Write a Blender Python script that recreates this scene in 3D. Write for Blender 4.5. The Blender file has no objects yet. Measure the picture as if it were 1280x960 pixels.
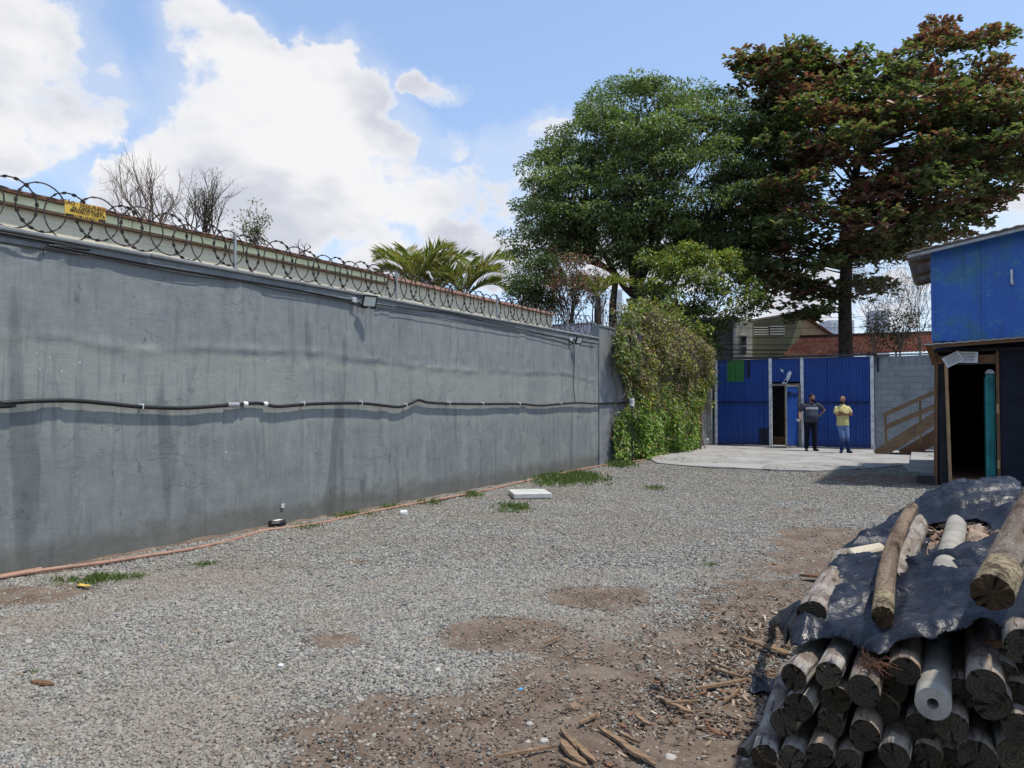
import bpy, math, random
import numpy as np
from mathutils import Vector, Matrix, Euler
R = math.radians
rnd = random.Random(7)
rng = np.random.default_rng(11)
S = bpy.context.scene
COL = S.collection

# ------------------------------------------------------------------ camera
CAMZ = 1.55
YAW = R(30); PITCH = R(1.4); F = 940.0
cam = bpy.data.cameras.new('camera'); camo = bpy.data.objects.new('camera', cam); COL.objects.link(camo)
camo.location = (0, 0, CAMZ); camo.rotation_euler = (math.pi/2 + PITCH, 0, YAW)
cam.sensor_width = 36; cam.lens = 36*F/1280; cam.clip_end = 3000; cam.clip_start = .05
S.camera = camo
FW = np.array([-math.sin(YAW)*math.cos(PITCH), math.cos(YAW)*math.cos(PITCH), math.sin(PITCH)])
RT = np.array([math.cos(YAW), math.sin(YAW), 0.])
UP = np.cross(RT, FW)
FWH = np.array([-math.sin(YAW), math.cos(YAW), 0.])
C0 = np.array([0, 0, CAMZ])
def ray(px, py): return FW + RT*((px-640)/F) + UP*((480-py)/F)
def G(px, py, z=0.):
    d = ray(px, py); return C0 + d*((z-CAMZ)/d[2])
def D(px, py, Y):
    d = ray(px, py); return C0 + d*(Y/(d @ FWH))
def OX(px, py, X):
    d = ray(px, py); return C0 + d*(X/d[0])
def OY(px, py, Y):
    d = ray(px, py); return C0 + d*(Y/d[1])
def PXL(P):
    P = np.asarray(P, float) - C0
    z = P @ FW
    return 640 + F*(P @ RT)/z, 480 - F*(P @ UP)/z

# ------------------------------------------------------------------ node helpers
class T:
    def __init__(s, nt): s.nt = nt
    def n(s, typ, ins=None, **props):
        nd = s.nt.nodes.new(typ)
        for k, v in props.items(): setattr(nd, k, v)
        for k, v in (ins or {}).items():
            so = nd.inputs[k]
            if isinstance(v, bpy.types.NodeSocket): s.nt.links.new(v, so)
            elif isinstance(v, bpy.types.Node): s.nt.links.new(v.outputs[0], so)
            else: so.default_value = v
        return nd
    def m(s, op, a, b=None, c=None, clamp=False):
        i = {0: a}
        if b is not None: i[1] = b
        if c is not None: i[2] = c
        return s.n('ShaderNodeMath', i, operation=op, use_clamp=clamp).outputs[0]
    def vm(s, op, a, b=None):
        i = {0: a}
        if b is not None: i[1] = b
        return s.n('ShaderNodeVectorMath', i, operation=op)
    def obj(s): return s.n('ShaderNodeTexCoord').outputs['Object']
    def mp(s, vec, scale=(1, 1, 1), loc=(0, 0, 0), rot=(0, 0, 0)):
        return s.n('ShaderNodeMapping', {0: vec, 1: loc, 2: rot, 3: scale}).outputs[0]
    def noise(s, vec, scale, detail=4, rough=.55, dist=0.):
        return s.n('ShaderNodeTexNoise', {'Vector': vec, 'Scale': scale, 'Detail': detail, 'Roughness': rough, 'Distortion': dist}).outputs[0]
    def vor(s, vec, scale, feature='F1', out=0, rand=1.):
        return s.n('ShaderNodeTexVoronoi', {'Vector': vec, 'Scale': scale, 'Randomness': rand}, feature=feature).outputs[out]
    def ss(s, v, lo, hi, a=0., b=1.):
        return s.n('ShaderNodeMapRange', {0: v, 1: lo, 2: hi, 3: a, 4: b}, interpolation_type='SMOOTHSTEP').outputs[0]
    def mix(s, f, a, b, blend='MIX'):
        nd = s.nt.nodes.new('ShaderNodeMix'); nd.data_type = 'RGBA'; nd.blend_type = blend
        for k, v in ((0, f), (6, a), (7, b)):
            so = nd.inputs[k]
            if isinstance(v, bpy.types.NodeSocket): s.nt.links.new(v, so)
            else: so.default_value = (tuple(v)+(1,))[:4] if k else v
        return nd.outputs[2]
    def ramp(s, f, stops):
        nd = s.n('ShaderNodeValToRGB', {0: f}); e = nd.color_ramp.elements
        while len(e) < len(stops): e.new(.5)
        for q, (p, c) in zip(e, stops): q.position = p; q.color = (tuple(c)+(1,))[:4]
        return nd.outputs[0]
    def sep(s, v): return s.n('ShaderNodeSeparateXYZ', {0: v}).outputs
    def bump(s, h, dist=.01, strength=1., normal=None):
        i = {'Height': h, 'Distance': dist, 'Strength': strength}
        if normal is not None: i['Normal'] = normal
        return s.n('ShaderNodeBump', i).outputs[0]
    def rndobj(s): return s.n('ShaderNodeObjectInfo').outputs['Random']

# ------------------------------------------------------------------ world and sun
SUN_EL, SUN_AZ = R(69), (0.85, 0.22)     # azimuth vector in x, y (towards the sun)
_l = math.hypot(*SUN_AZ); sx, sy = SUN_AZ[0]/_l, SUN_AZ[1]/_l
W = bpy.data.worlds.new('World'); S.world = W; W.use_nodes = True
nt = W.node_tree; nt.nodes.clear(); t = T(nt)
sky = t.n('ShaderNodeTexSky', sky_type='NISHITA', sun_disc=False, sun_elevation=SUN_EL, altitude=700,
          sun_rotation=math.atan2(sx, sy), air_density=1.0, dust_density=1.2, ozone_density=1.6)
SKYK = .15
skyc = t.mix(1., sky.outputs[0], (SKYK*1.0, SKYK*1.0, SKYK*.97), 'MULTIPLY')
dirv = t.n('ShaderNodeTexCoord').outputs['Generated']
_w1 = t.vm('SUBTRACT', t.n('ShaderNodeTexNoise', {'Vector': dirv, 'Scale': 7., 'Detail': 5., 'Roughness': .6}).outputs[1], (.5, .5, .5)).outputs[0]
dirw = t.vm('ADD', dirv, t.n('ShaderNodeVectorMath', {0: _w1, 'Scale': .17}, operation='SCALE').outputs[0]).outputs[0]
BL = [(25,85,80,95),(70,118,66,58),(10,180,85,45),(45,165,60,42),
      (280,68,75,48),(350,85,65,42),(425,120,80,58),(330,160,150,85),(460,190,95,70),(255,190,75,40),(270,215,110,32),(490,235,120,60),
      (560,172,34,30),(630,190,62,52),(690,155,60,38),(640,185,60,40),(610,235,100,55),(528,98,36,16),
      (215,258,105,42),(150,238,55,32),(395,295,110,52),(300,262,70,28),(470,320,60,35),(590,330,90,30),(700,300,90,60),
      (380,300,150,60),(620,295,130,58),(662,205,75,72),(430,250,160,60),(1275,262,60,30),(780,330,200,40),(1000,395,260,50),(1350,330,200,80)]
cur = None
def blob(cur, c, rt, up, rx, ry):
    a = t.vm('DOT_PRODUCT', dirw, tuple(rt/rx)).outputs['Value']
    b = t.vm('DOT_PRODUCT', dirw, tuple(up/ry)).outputs['Value']
    q = t.m('MULTIPLY', a, a); q = t.m('MULTIPLY_ADD', b, b, q)
    f = t.m('SUBTRACT', 1.0, q)
    return f if cur is None else t.n('ShaderNodeMath', {0: cur, 1: f, 2: .35}, operation='SMOOTH_MAX').outputs[0]
def cdir(d, rx, ry):
    d = d/np.linalg.norm(d); rt = np.cross(d, [0, 0, 1]); rt /= np.linalg.norm(rt); up = np.cross(rt, d)
    return d, rt, up, rx, ry
for x, y, rx, ry in BL:
    d, rt, up, a, b = cdir(ray(x, y), rx/F*.93, ry/F*.93)
    # keep a cap on one side only: fold the facing test into the blob
    cur = blob(cur, d, rt, up, a, b)
for k in range(12):       # clouds over the rest of the sky
    az = YAW + math.pi*(.5 + k/12) + rnd.uniform(-.1, .1); el = R(rnd.uniform(8, 48))
    d, rt, up, a, b = cdir(np.array([-math.sin(az)*math.cos(el), math.cos(az)*math.cos(el), math.sin(el)]), rnd.uniform(.12, .26), rnd.uniform(.07, .13))
    cur = blob(cur, d, rt, up, a, b)
nz = t.noise(t.mp(dirv, (1, 1, 1.5)), 5.5, 8, .56, .4)
nz2 = t.noise(t.mp(dirv, (1, 1, 1.3), (3, 1, 2)), 15, 5, .6, .2)
cur2 = t.m('MINIMUM', t.m('MAXIMUM', cur, -1.2), .62)
f = t.m('ADD', cur2, t.m('MULTIPLY', t.m('SUBTRACT', nz, .5), 2.3))
f = t.m('ADD', f, t.m('MULTIPLY', t.m('SUBTRACT', nz2, .5), 1.5))
mask = t.ss(f, .08, .62)
wisp = t.ss(t.m('ADD', cur2, t.m('MULTIPLY', nz, 1.6)), 0., 1.5, 0, .35)
zz = t.sep(dirv)[2]
hor = t.ss(zz, .02, .42, .55, 0.)
shade = t.noise(t.mp(dirv, (1, 1, 1.8), (7, 3, .06)), 4.2, 5, .5, .2)
thick = t.ss(f, .2, .9)
ccol = t.mix(t.m('MULTIPLY', t.ss(shade, .34, .50), thick), (.62, .62, .63), (.42, .44, .50))
allm = t.m('MAXIMUM', mask, wisp)
up_ = t.ss(zz, -.02, .01)
veil = t.mix(t.m('MAXIMUM', hor, .30), skyc, (.35, .48, .74))      # thin high haze over the blue
fin = t.mix(t.m('MULTIPLY', allm, up_), veil, ccol)
bg = t.n('ShaderNodeBackground', {0: fin, 1: 1.0})
t.n('ShaderNodeOutputWorld', {0: bg})
W.cycles.sampling_method = 'MANUAL'; W.cycles.sample_map_resolution = 512

sl = bpy.data.lights.new('sun', 'SUN'); so = bpy.data.objects.new('sun', sl); COL.objects.link(so)
sl.energy = 3.0; sl.angle = R(2.0); sl.color = (1, .94, .84)
so.rotation_euler = Vector((sx*math.cos(SUN_EL), sy*math.cos(SUN_EL), math.sin(SUN_EL))).to_track_quat('Z', 'Y').to_euler()
S.view_settings.view_transform = 'Standard'; S.view_settings.look = 'None'
S.view_settings.exposure = 0.57; S.view_settings.gamma = 1
S.cycles.max_bounces = 6; S.cycles.transparent_max_bounces = 6

# ------------------------------------------------------------------ object helpers
def tag(o, label=None, cat=None, group=None, kind=None):
    if label: o['label'] = label
    if cat: o['category'] = cat
    if group: o['group'] = group
    if kind: o['kind'] = kind
    return o
def empty(name, loc, rz=0., label=None, cat=None, group=None, kind=None):
    o = bpy.data.objects.new(name, None); COL.objects.link(o); o.location = tuple(map(float, loc)); o.rotation_euler = (0, 0, rz)
    o.empty_display_size = .1
    return tag(o, label, cat, group, kind)
def link(name, me, parent=None, mats=()):
    o = bpy.data.objects.new(name, me); COL.objects.link(o)
    for m_ in (mats if isinstance(mats, (list, tuple)) else [mats]):
        if m_ is not None and len(me.materials) < 8: me.materials.append(m_)
    if parent is not None:
        o.parent = parent
        o.matrix_parent_inverse = _inv(parent)
    return o
def _mat(o):
    m_ = Matrix.LocRotScale(o.location, o.rotation_euler, o.scale)
    return _mat(o.parent) @ o.matrix_parent_inverse @ m_ if o.parent else m_
def _inv(o): return _mat(o).inverted()
def fastmesh(name, V, Fc, smooth=False, col=None):
    V = np.asarray(V, np.float32); Fc = np.asarray(Fc, np.int32); k = Fc.shape[1]
    me = bpy.data.meshes.new(name)
    me.vertices.add(len(V)); me.vertices.foreach_set('co', V.ravel())
    me.loops.add(Fc.size); me.loops.foreach_set('vertex_index', Fc.ravel())
    me.polygons.add(len(Fc)); me.polygons.foreach_set('loop_start', np.arange(0, Fc.size, k, dtype=np.int32))
    me.polygons.foreach_set('loop_total', np.full(len(Fc), k, np.int32))
    if smooth: me.polygons.foreach_set('use_smooth', np.ones(len(Fc), bool))
    me.update(calc_edges=True)
    if col is not None:
        a = me.color_attributes.new('col', 'FLOAT_COLOR', 'POINT')
        c = np.ones((len(V), 4), np.float32); c[:, :3] = col; a.data.foreach_set('color', c.ravel())
    return me
class MB:
    def __init__(s): s.v = []; s.f = []; s.mi = []; s.cm = 0
    def add(s, vs, fs):
        b = len(s.v); s.v += [tuple(map(float, q)) for q in vs]; s.f += [tuple(b+i for i in f_) for f_ in fs]; s.mi += [s.cm]*len(fs); return s
    def box(s, c, d, rot=None, bev=0.):
        c = Vector(tuple(map(float, c))); hx, hy, hz = d[0]/2, d[1]/2, d[2]/2
        M_ = Euler(rot).to_matrix() if rot is not None and not isinstance(rot, Matrix) else (rot if rot is not None else Matrix.Identity(3))
        if bev <= 0:
            vs = [c + M_ @ Vector((x*hx, y*hy, z*hz)) for x in (-1, 1) for y in (-1, 1) for z in (-1, 1)]
            fs = [(0,1,3,2),(4,6,7,5),(0,4,5,1),(2,3,7,6),(0,2,6,4),(1,5,7,3)]
            return s.add(vs, fs)
        b = min(bev, hx*.9, hy*.9, hz*.9)
        vs = []
        idx = {}
        for ax in range(3):
            for sg in (-1, 1):
                for a in (-1, 1):
                    for e in (-1, 1):
                        p = [0, 0, 0]; h = [hx, hy, hz]
                        o1, o2 = (ax+1) % 3, (ax+2) % 3
                        p[ax] = sg*h[ax]; p[o1] = a*(h[o1]-b); p[o2] = e*(h[o2]-b)
                        sgn = [0, 0, 0]; sgn[ax] = sg; sgn[o1] = a; sgn[o2] = e
                        idx[(ax, tuple(sgn))] = len(vs); vs.append(c + M_ @ Vector(p))
        fs = []
        for ax in range(3):
            o1, o2 = (ax+1) % 3, (ax+2) % 3
            for sg in (-1, 1):
                q = []
                for a, e in ((-1,-1),(1,-1),(1,1),(-1,1)):
                    z_ = [0,0,0]; z_[ax] = sg; z_[o1] = a; z_[o2] = e; q.append(idx[(ax, tuple(z_))])
                fs.append(tuple(q) if sg > 0 else tuple(q[::-1]))
        for ax in range(3):
            o1, o2 = (ax+1) % 3, (ax+2) % 3
            for a in (-1, 1):
                for e in (-1, 1):
                    def g(A, sa): z_ = [0,0,0]; z_[ax] = sa; z_[o1] = a; z_[o2] = e; return idx[(A, tuple(z_))]
                    q = (g(o1, -1), g(o1, 1), g(o2, 1), g(o2, -1))
                    fs.append(q if a*e > 0 else q[::-1])
        for a in (-1, 1):
            for b_ in (-1, 1):
                for e in (-1, 1):
                    q = tuple(idx[(A, (a, b_, e))] for A in range(3)); fs.append(q if a*b_*e > 0 else q[::-1])
        return s.add(vs, fs)
    def tube(s, pts, rad, n=8, cap=True):
        pts = [Vector(tuple(map(float, p))) for p in pts]
        if not hasattr(rad, '__len__'): rad = [rad]*len(pts)
        base = len(s.v); up = None
        for i, p in enumerate(pts):
            a = pts[max(i-1, 0)]; b = pts[min(i+1, len(pts)-1)]; d = (b-a)
            if d.length < 1e-9: d = Vector((0, 0, 1))
            d.normalize()
            if up is None: up = d.orthogonal().normalized()
            up = (up - d*up.dot(d))
            up = up.normalized() if up.length > 1e-6 else d.orthogonal().normalized()
            w = d.cross(up)
            for k in range(n):
                an = 2*math.pi*k/n
                s.v.append(tuple(p + (up*math.cos(an) + w*math.sin(an))*rad[i]))
        nf = 0
        for i in range(len(pts)-1):
            for k in range(n):
                a = base+i*n+k; b = base+i*n+(k+1) % n
                s.f.append((a, b, b+n, a+n)); nf += 1
        if cap:
            s.f.append(tuple(base+k for k in range(n))[::-1]); s.f.append(tuple(base+(len(pts)-1)*n+k for k in range(n))); nf += 2
        s.mi += [s.cm]*nf
        return s
    def prism(s, poly, vec):
        n = len(poly); p0 = [Vector(tuple(map(float, p))) for p in poly]; v = Vector(tuple(map(float, vec))); p1 = [p+v for p in p0]
        nrm = Vector((0, 0, 0))
        for i in range(n): nrm += p0[i].cross(p0[(i+1) % n])
        fs = [tuple(range(n)), tuple(range(n, 2*n))[::-1]] + [(i, i+n, (i+1) % n+n, (i+1) % n) for i in range(n)]
        if nrm.dot(v) > 0: fs = [f_[::-1] for f_ in fs]
        return s.add(p0+p1, fs)
    def mesh(s, name, smooth=False):
        me = bpy.data.meshes.new(name); me.from_pydata(s.v, [], s.f)
        if any(s.mi): me.polygons.foreach_set('material_index', s.mi)
        if smooth: me.polygons.foreach_set('use_smooth', [True]*len(s.f))
        me.update(); return me
    def build(s, name, mats, parent=None, smooth=False):
        return link(name, s.mesh(name, smooth), parent, mats)
def autosmooth(o, ang=40):
    me = o.data; me.polygons.foreach_set('use_smooth', [True]*len(me.polygons))
    try: me.set_sharp_from_angle(angle=R(ang))
    except Exception: pass
    return o
# numpy value noise
def _h(ix, iy, iz, seed):
    n = (ix.astype(np.int64)*374761393 + iy.astype(np.int64)*668265263 + iz.astype(np.int64)*2147483647*3 + seed*974634777) & 0xffffffff
    n = ((n ^ (n >> 13))*1274126177) & 0xffffffff; n = ((n ^ (n >> 16))*2246822519) & 0xffffffff
    return ((n ^ (n >> 15)) & 0xffffff)/0xffffff
def vnoise(x, y, z=0., seed=0):
    x, y, z = np.broadcast_arrays(np.asarray(x, float), np.asarray(y, float), np.asarray(z, float))
    i, j, k = np.floor(x), np.floor(y), np.floor(z); u, v, w = x-i, y-j, z-k
    u = u*u*u*(u*(u*6-15)+10); v = v*v*v*(v*(v*6-15)+10); w = w*w*(3-2*w); r = 0
    for a in (0, 1):
        for b in (0, 1):
            for c in (0, 1):
                r = r + _h(i+a, j+b, k+c, seed)*(u if a else 1-u)*(v if b else 1-v)*(w if c else 1-w)
    return r*2-1
def fbm(x, y, z=0., oct=4, seed=0):
    r = 0; a = 1.; f_ = 1.; s_ = 0
    for o in range(oct): r = r + a*vnoise(x*f_, y*f_, z*f_ if not np.isscalar(z) else z, seed+o*7); s_ += a; a *= .5; f_ *= 2.03
    return r/s_
def inpoly(px, py, poly):
    px = np.asarray(px, float); py = np.asarray(py, float); ins = np.zeros(px.shape, bool); n = len(poly)
    for i in range(n):
        x0, y0 = poly[i]; x1, y1 = poly[(i+1) % n]
        if y0 == y1: continue
        c = ((y0 > py) != (y1 > py)) & (px < (x1-x0)*(py-y0)/(y1-y0)+x0); ins ^= c
    return ins
def polydist(px, py, poly):
    px = np.asarray(px, float); py = np.asarray(py, float); best = np.full(px.shape, 1e9); bx = np.zeros(px.shape); by = np.zeros(px.shape); n = len(poly)
    for i in range(n):
        x0, y0 = poly[i]; x1, y1 = poly[(i+1) % n]; dx, dy = x1-x0, y1-y0; L = dx*dx+dy*dy
        if L == 0: continue
        tt = np.clip(((px-x0)*dx+(py-y0)*dy)/L, 0, 1); qx = x0+tt*dx; qy = y0+tt*dy
        d = np.hypot(px-qx, py-qy); m_ = d < best; best = np.where(m_, d, best); bx = np.where(m_, qx, bx); by = np.where(m_, qy, by)
    return best, bx, by
def ss(x, a, b):
    q = np.clip((x-a)/(b-a), 0, 1); return q*q*(3-2*q)

# ------------------------------------------------------------------ materials
def mat(name, fn, rough=.8, spec=.3, metal=0.):
    m_ = bpy.data.materials.new(name); m_.use_nodes = True; nt_ = m_.node_tree; nt_.nodes.clear(); t_ = T(nt_)
    r = fn(t_)
    if not isinstance(r, dict): r = {'Base Color': r}
    ins = {'Roughness': rough, 'Specular IOR Level': spec, 'Metallic': metal}; ins.update({k: v for k, v in r.items() if k != 'shader'})
    bc = ins.get('Base Color')
    if isinstance(bc, tuple): ins['Base Color'] = (bc+(1,))[:4]
    p = t_.n('ShaderNodeBsdfPrincipled', ins)
    sh = p.outputs[0]
    if 'shader' in r: sh = r['shader'](t_, sh)
    t_.n('ShaderNodeOutputMaterial', {0: sh}); return m_
def worn(name, c, c2=None, scale=6, rough=.75, spec=.3, bump=.003, metal=0., streak=0.):
    c2 = c2 or tuple(x*.55 for x in c)
    def fn(t):
        o = t.obj(); nz = t.noise(o, scale, 6, .6)
        col = t.mix(t.ss(nz, .42, .68), c, c2)
        if streak:
            st = t.noise(t.mp(o, (scale*3, scale*3, scale*.25)), 1., 4, .6); col = t.mix(t.ss(st, .5, .75, 0, streak), col, tuple(x*.5 for x in c2))
        return {'Base Color': col, 'Normal': t.bump(t.noise(o, scale*12, 4, .6), bump, .6)}
    return mat(name, fn, rough, spec, metal)
def leafmat(name, tr=.35, rough=.5):
    def fn(t):
        c = t.n('ShaderNodeAttribute', attribute_name='col').outputs[0]
        def sh(t2, s_):
            tl = t2.n('ShaderNodeBsdfTranslucent', {0: t2.mix(1., c, (1.5, 1.6, .7), 'MULTIPLY')})
            return t2.n('ShaderNodeMixShader', {0: tr, 1: s_, 2: tl}).outputs[0]
        return {'Base Color': c, 'shader': sh}
    return mat(name, fn, rough, .35)
M_leaf = leafmat('leaf', .28, .42)
M_bark = worn('bark', (.075, .058, .045), (.03, .024, .02), 5, .9, .2, .02)
M_twig = worn('dry_twig', (.16, .12, .09), (.09, .07, .055), 8, .9, .2, .002)
M_black = worn('black_rubber', (.010, .010, .011), (.018, .018, .018), 9, .5, .4, .001)
M_white = worn('white_paint', (.72, .73, .74), (.45, .45, .44), 7, .55, .3, .001, 0, .3)
M_steel = worn('galvanised', (.36, .37, .38), (.24, .24, .24), 9, .5, .5, .001, .5)
M_rustwire = worn('weathered_wire', (.06, .048, .04), (.03, .02, .016), 14, .55, .5, .001, .5)
M_rust = worn('rust', (.14, .075, .04), (.07, .035, .02), 14, .85, .2, .002)
M_conc = worn('concrete', (.34, .335, .32), (.22, .215, .2), 5, .9, .2, .006)

# wall paint
def f_wall(t):
    o = t.obj(); x, y, z = t.sep(o)
    n1 = t.noise(t.mp(o, (1, .5, .7)), 1.1, 6, .6); n2 = t.noise(t.mp(o, (1, 1.6, .8)), 5, 7, .66, .4)
    st = t.noise(t.mp(o, (1, 5, .4)), 2.0, 7, .7, .5)
    st2 = t.noise(t.mp(o, (1, 22, .8), (3, 7, 1)), 1.4, 5, .7)
    wob = t.m('ADD', z, t.m('MULTIPLY', t.m('SUBTRACT', n1, .5), .35))
    c = t.mix(t.ss(wob, 2.08, 2.18), (.240, .258, .246), (.194, .212, .218))
    c = t.mix(t.ss(wob, 1.0, 1.5), (.184, .200, .200), c)
    c = t.mix(t.ss(n2, .44, .62, 0, .35), c, (.26, .277, .262))
    cl_ = t.noise(t.mp(o, (1, 1.9, .55), (5, 2, 8)), 1.9, 8, .68, .4)
    c = t.mix(t.ss(cl_, .50, .66, 0, .42), c, (.285, .30, .28)); c = t.mix(t.ss(cl_, .46, .34, 0, .45), c, (.135, .152, .157))
    c = t.mix(t.ss(n1, .52, .64, 0, .35), c, (.155, .172, .18))
    # wide damp stains and dark runs
    c = t.mix(t.ss(st, .52, .66, 0, .45), c, (.108, .124, .129))
    vs_ = t.noise(t.mp(o, (1, 1.6, .18), (2, 9, 3)), 1.5, 4, .55, .3); c = t.mix(t.ss(vs_, .60, .68, 0, .55), c, (.085, .097, .104))
    c = t.mix(t.m('MULTIPLY', t.ss(st2, .52, .70, 0, .6), t.ss(y, 10, 15)), c, (.075, .085, .085))
    c = t.mix(t.m('MULTIPLY', t.ss(st2, .58, .76, 0, .4), t.ss(z, 1.7, .2)), c, (.08, .09, .09))
    # lime leaking under the upper coat, with drips
    bn = t.noise(t.mp(o, (1, 1.4, 3)), 2.6, 8, .72)
    band = t.m('MULTIPLY', t.ss(t.m('ABSOLUTE', t.m('SUBTRACT', wob, 2.09)), .10, .01), t.ss(bn, .46, .60))
    c = t.mix(t.m('MULTIPLY', band, .55), c, (.31, .315, .265))
    dr = t.m('MULTIPLY', t.ss(st, .50, .40, 0, .45), t.ss(t.m('ABSOLUTE', t.m('SUBTRACT', z, 1.85)), .45, .1))
    c = t.mix(dr, c, (.235, .25, .228))
    yr = t.m('MULTIPLY', t.ss(t.noise(t.mp(o, (1, 9, .5), (0, 4, 0)), 1.3, 4, .6), .66, .74, 0, .6), t.ss(z, 2.1, .9))
    c = t.mix(yr, c, (.155, .135, .07))
    # chipped white spots
    ch = t.vor(t.mp(o, (1, 1, .7)), 13.); chn = t.noise(t.mp(o, (1, .7, 1), (0, 3, 5)), 1.3, 2)
    chip = t.m('MULTIPLY', t.ss(t.m('ADD', ch, t.m('MULTIPLY', t.noise(o, 40, 3), .22)), .25, .20), t.ss(chn, .60, .64))
    c = t.mix(chip, c, (.42, .43, .42))
    sc = t.noise(t.mp(o, (1, 3, 9), (0, 2, 9)), 2.3, 7, .7, .8)
    c = t.mix(t.ss(sc, .64, .72, 0, .45), c, (.25, .26, .25))
    # hairline cracks
    cn = t.noise(t.mp(o, (1, .8, 1.6), (4, 4, 4)), 1.4, 8, .62, .6); cm = t.noise(t.mp(o, (1, 1, 1), (9, 1, 2)), .7, 3, .5)
    ck = t.m('MULTIPLY', t.ss(t.m('ABSOLUTE', t.m('SUBTRACT', cn, .5)), .0045, .0015), t.ss(cm, .50, .58))
    c = t.mix(t.m('MULTIPLY', ck, .45), c, (.04, .045, .045))
    bs = t.m('ADD', z, t.m('MULTIPLY', t.noise(o, 2.4, 6, .7), -.55))
    c = t.mix(t.ss(bs, .10, -.14, 0, .55), c, (.088, .078, .060))
    pt = t.noise(t.mp(o, (1, 2.4, 1.1), (0, 1.7, 2)), 1.9, 5, .6)
    c = t.mix(t.ss(pt, .655, .675, 0, .6), c, (.082, .092, .098))
    h = t.m('ADD', t.noise(t.mp(o, (1, 1, 1.6)), 3.5, 9, .64), t.m('MULTIPLY', t.noise(t.mp(o, (1, 1, 2.5)), 30, 5, .6), .22))
    h = t.m('SUBTRACT', h, t.m('ADD', t.m('MULTIPLY', chip, .12), t.m('MULTIPLY', ck, .25)))
    return {'Base Color': c, 'Normal': t.bump(h, .020, .45), 'Roughness': t.ss(n2, .3, .7, .6, .85)}
M_wall = mat('grey_wall_paint', f_wall, .7, .3)
def f_cream(t):
    o = t.obj(); st = t.noise(t.mp(o, (3, 6, .6)), 1.5, 5, .6)
    return {'Base Color': t.mix(t.ss(st, .45, .75, 0, .5), (.82, .74, .54), (.66, .60, .44)), 'Normal': t.bump(t.noise(o, 40, 3), .003, .5)}
M_cream = mat('cream_render', f_cream, .85)
M_limeband = worn('pale_lime_paint', (.85, .84, .52), (.74, .73, .45), 3, .8, .2, .002)
M_lilac = worn('pale_lilac_render', (.50, .52, .58), (.42, .44, .49), 3, .85, .2, .002)
M_rooftile = worn('red_brown_tile', (.15, .070, .055), (.08, .045, .04), 9, .85, .2, .006)
def f_terra(t):
    o = t.obj(); v = t.vor(o, 4.5, out=1); n = t.noise(o, 7, 4)
    c = t.ramp(t.sep(v)[0], [(0, (.45, .14, .075)), (.5, (.62, .22, .12)), (1, (.72, .36, .22))])
    return t.mix(t.ss(n, .5, .75, 0, .5), c, (.13, .06, .045))
M_terra = mat('terracotta', f_terra, .85)

# blue gate paint
def f_blue(t):
    o = t.obj(); x, y, z = t.sep(o)
    n = t.noise(o, 1.3, 5, .6); st = t.noise(t.mp(o, (9, 9, .6)), 1., 5, .6); fn_ = t.noise(o, 11, 5, .6)
    c = t.mix(t.ss(n, .35, .7), (.008, .048, .225), (.012, .062, .28))
    c = t.mix(t.ss(st, .52, .75, 0, .4), c, (.008, .024, .10))
    c = t.mix(t.ss(fn_, .70, .74, 0, .6), c, (.30, .36, .48))
    c = t.mix(t.ss(z, .35, .0, 0, .55), c, (.025, .03, .05))
    return {'Base Color': c, 'Normal': t.bump(fn_, .002, .4)}
M_blue = mat('blue_gate_paint', f_blue, .5, .4)
def f_blueshed(t):
    o = t.obj(); n = t.noise(o, 1.6, 6, .62); n2 = t.noise(o, 7, 6, .65); sp = t.noise(o, 19, 4, .6)
    c = t.mix(t.ss(n, .35, .65), (.008, .085, .36), (.010, .11, .43))
    c = t.mix(t.ss(n, .50, .64, 0, .75), c, (.025, .13, .20))
    c = t.mix(t.ss(n2, .56, .66, 0, .5), c, (.05, .22, .30))
    c = t.mix(t.ss(t.noise(t.mp(o, (8, 8, .7)), 1., 5, .65), .54, .72, 0, .5), c, (.012, .05, .16))
    c = t.mix(t.ss(sp, .69, .73, 0, .5), c, (.30, .36, .25))
    return {'Base Color': c, 'Normal': t.bump(n2, .006, .5)}
M_blueshed = mat('blue_shed_paint', f_blueshed, .4, .5)
M_green = worn('green_paint', (.04, .17, .04), (.03, .12, .05), 9, .6)
M_dpatch = worn('dark_patch_paint', (.012, .016, .032), (.02, .025, .05), 9, .6)
M_block = None
def f_block(t):
    o = t.obj(); g = t.n('ShaderNodeNewGeometry').outputs['Position']; r = t.rndobj()
    n = t.noise(g, 1.6, 5, .6); f_ = t.noise(g, 50, 4, .6)
    c = t.mix(r, (.25, .265, .275), (.28, .295, .305))
    c = t.mix(t.ss(n, .48, .7, 0, .7), c, (.15, .165, .18))
    c = t.mix(t.m('MULTIPLY', t.ss(t.sep(g)[2], 2.6, 3.1), t.ss(t.noise(t.mp(g, (5, 5, .8)), 1., 4), .42, .6)), c, (.05, .05, .05))
    return {'Base Color': c, 'Normal': t.bump(f_, .006, .8)}
M_block = mat('grey_block', f_block, .95, .15)
M_mortar = worn('mortar', (.235, .245, .255), (.17, .18, .19), 8, .95)

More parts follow.
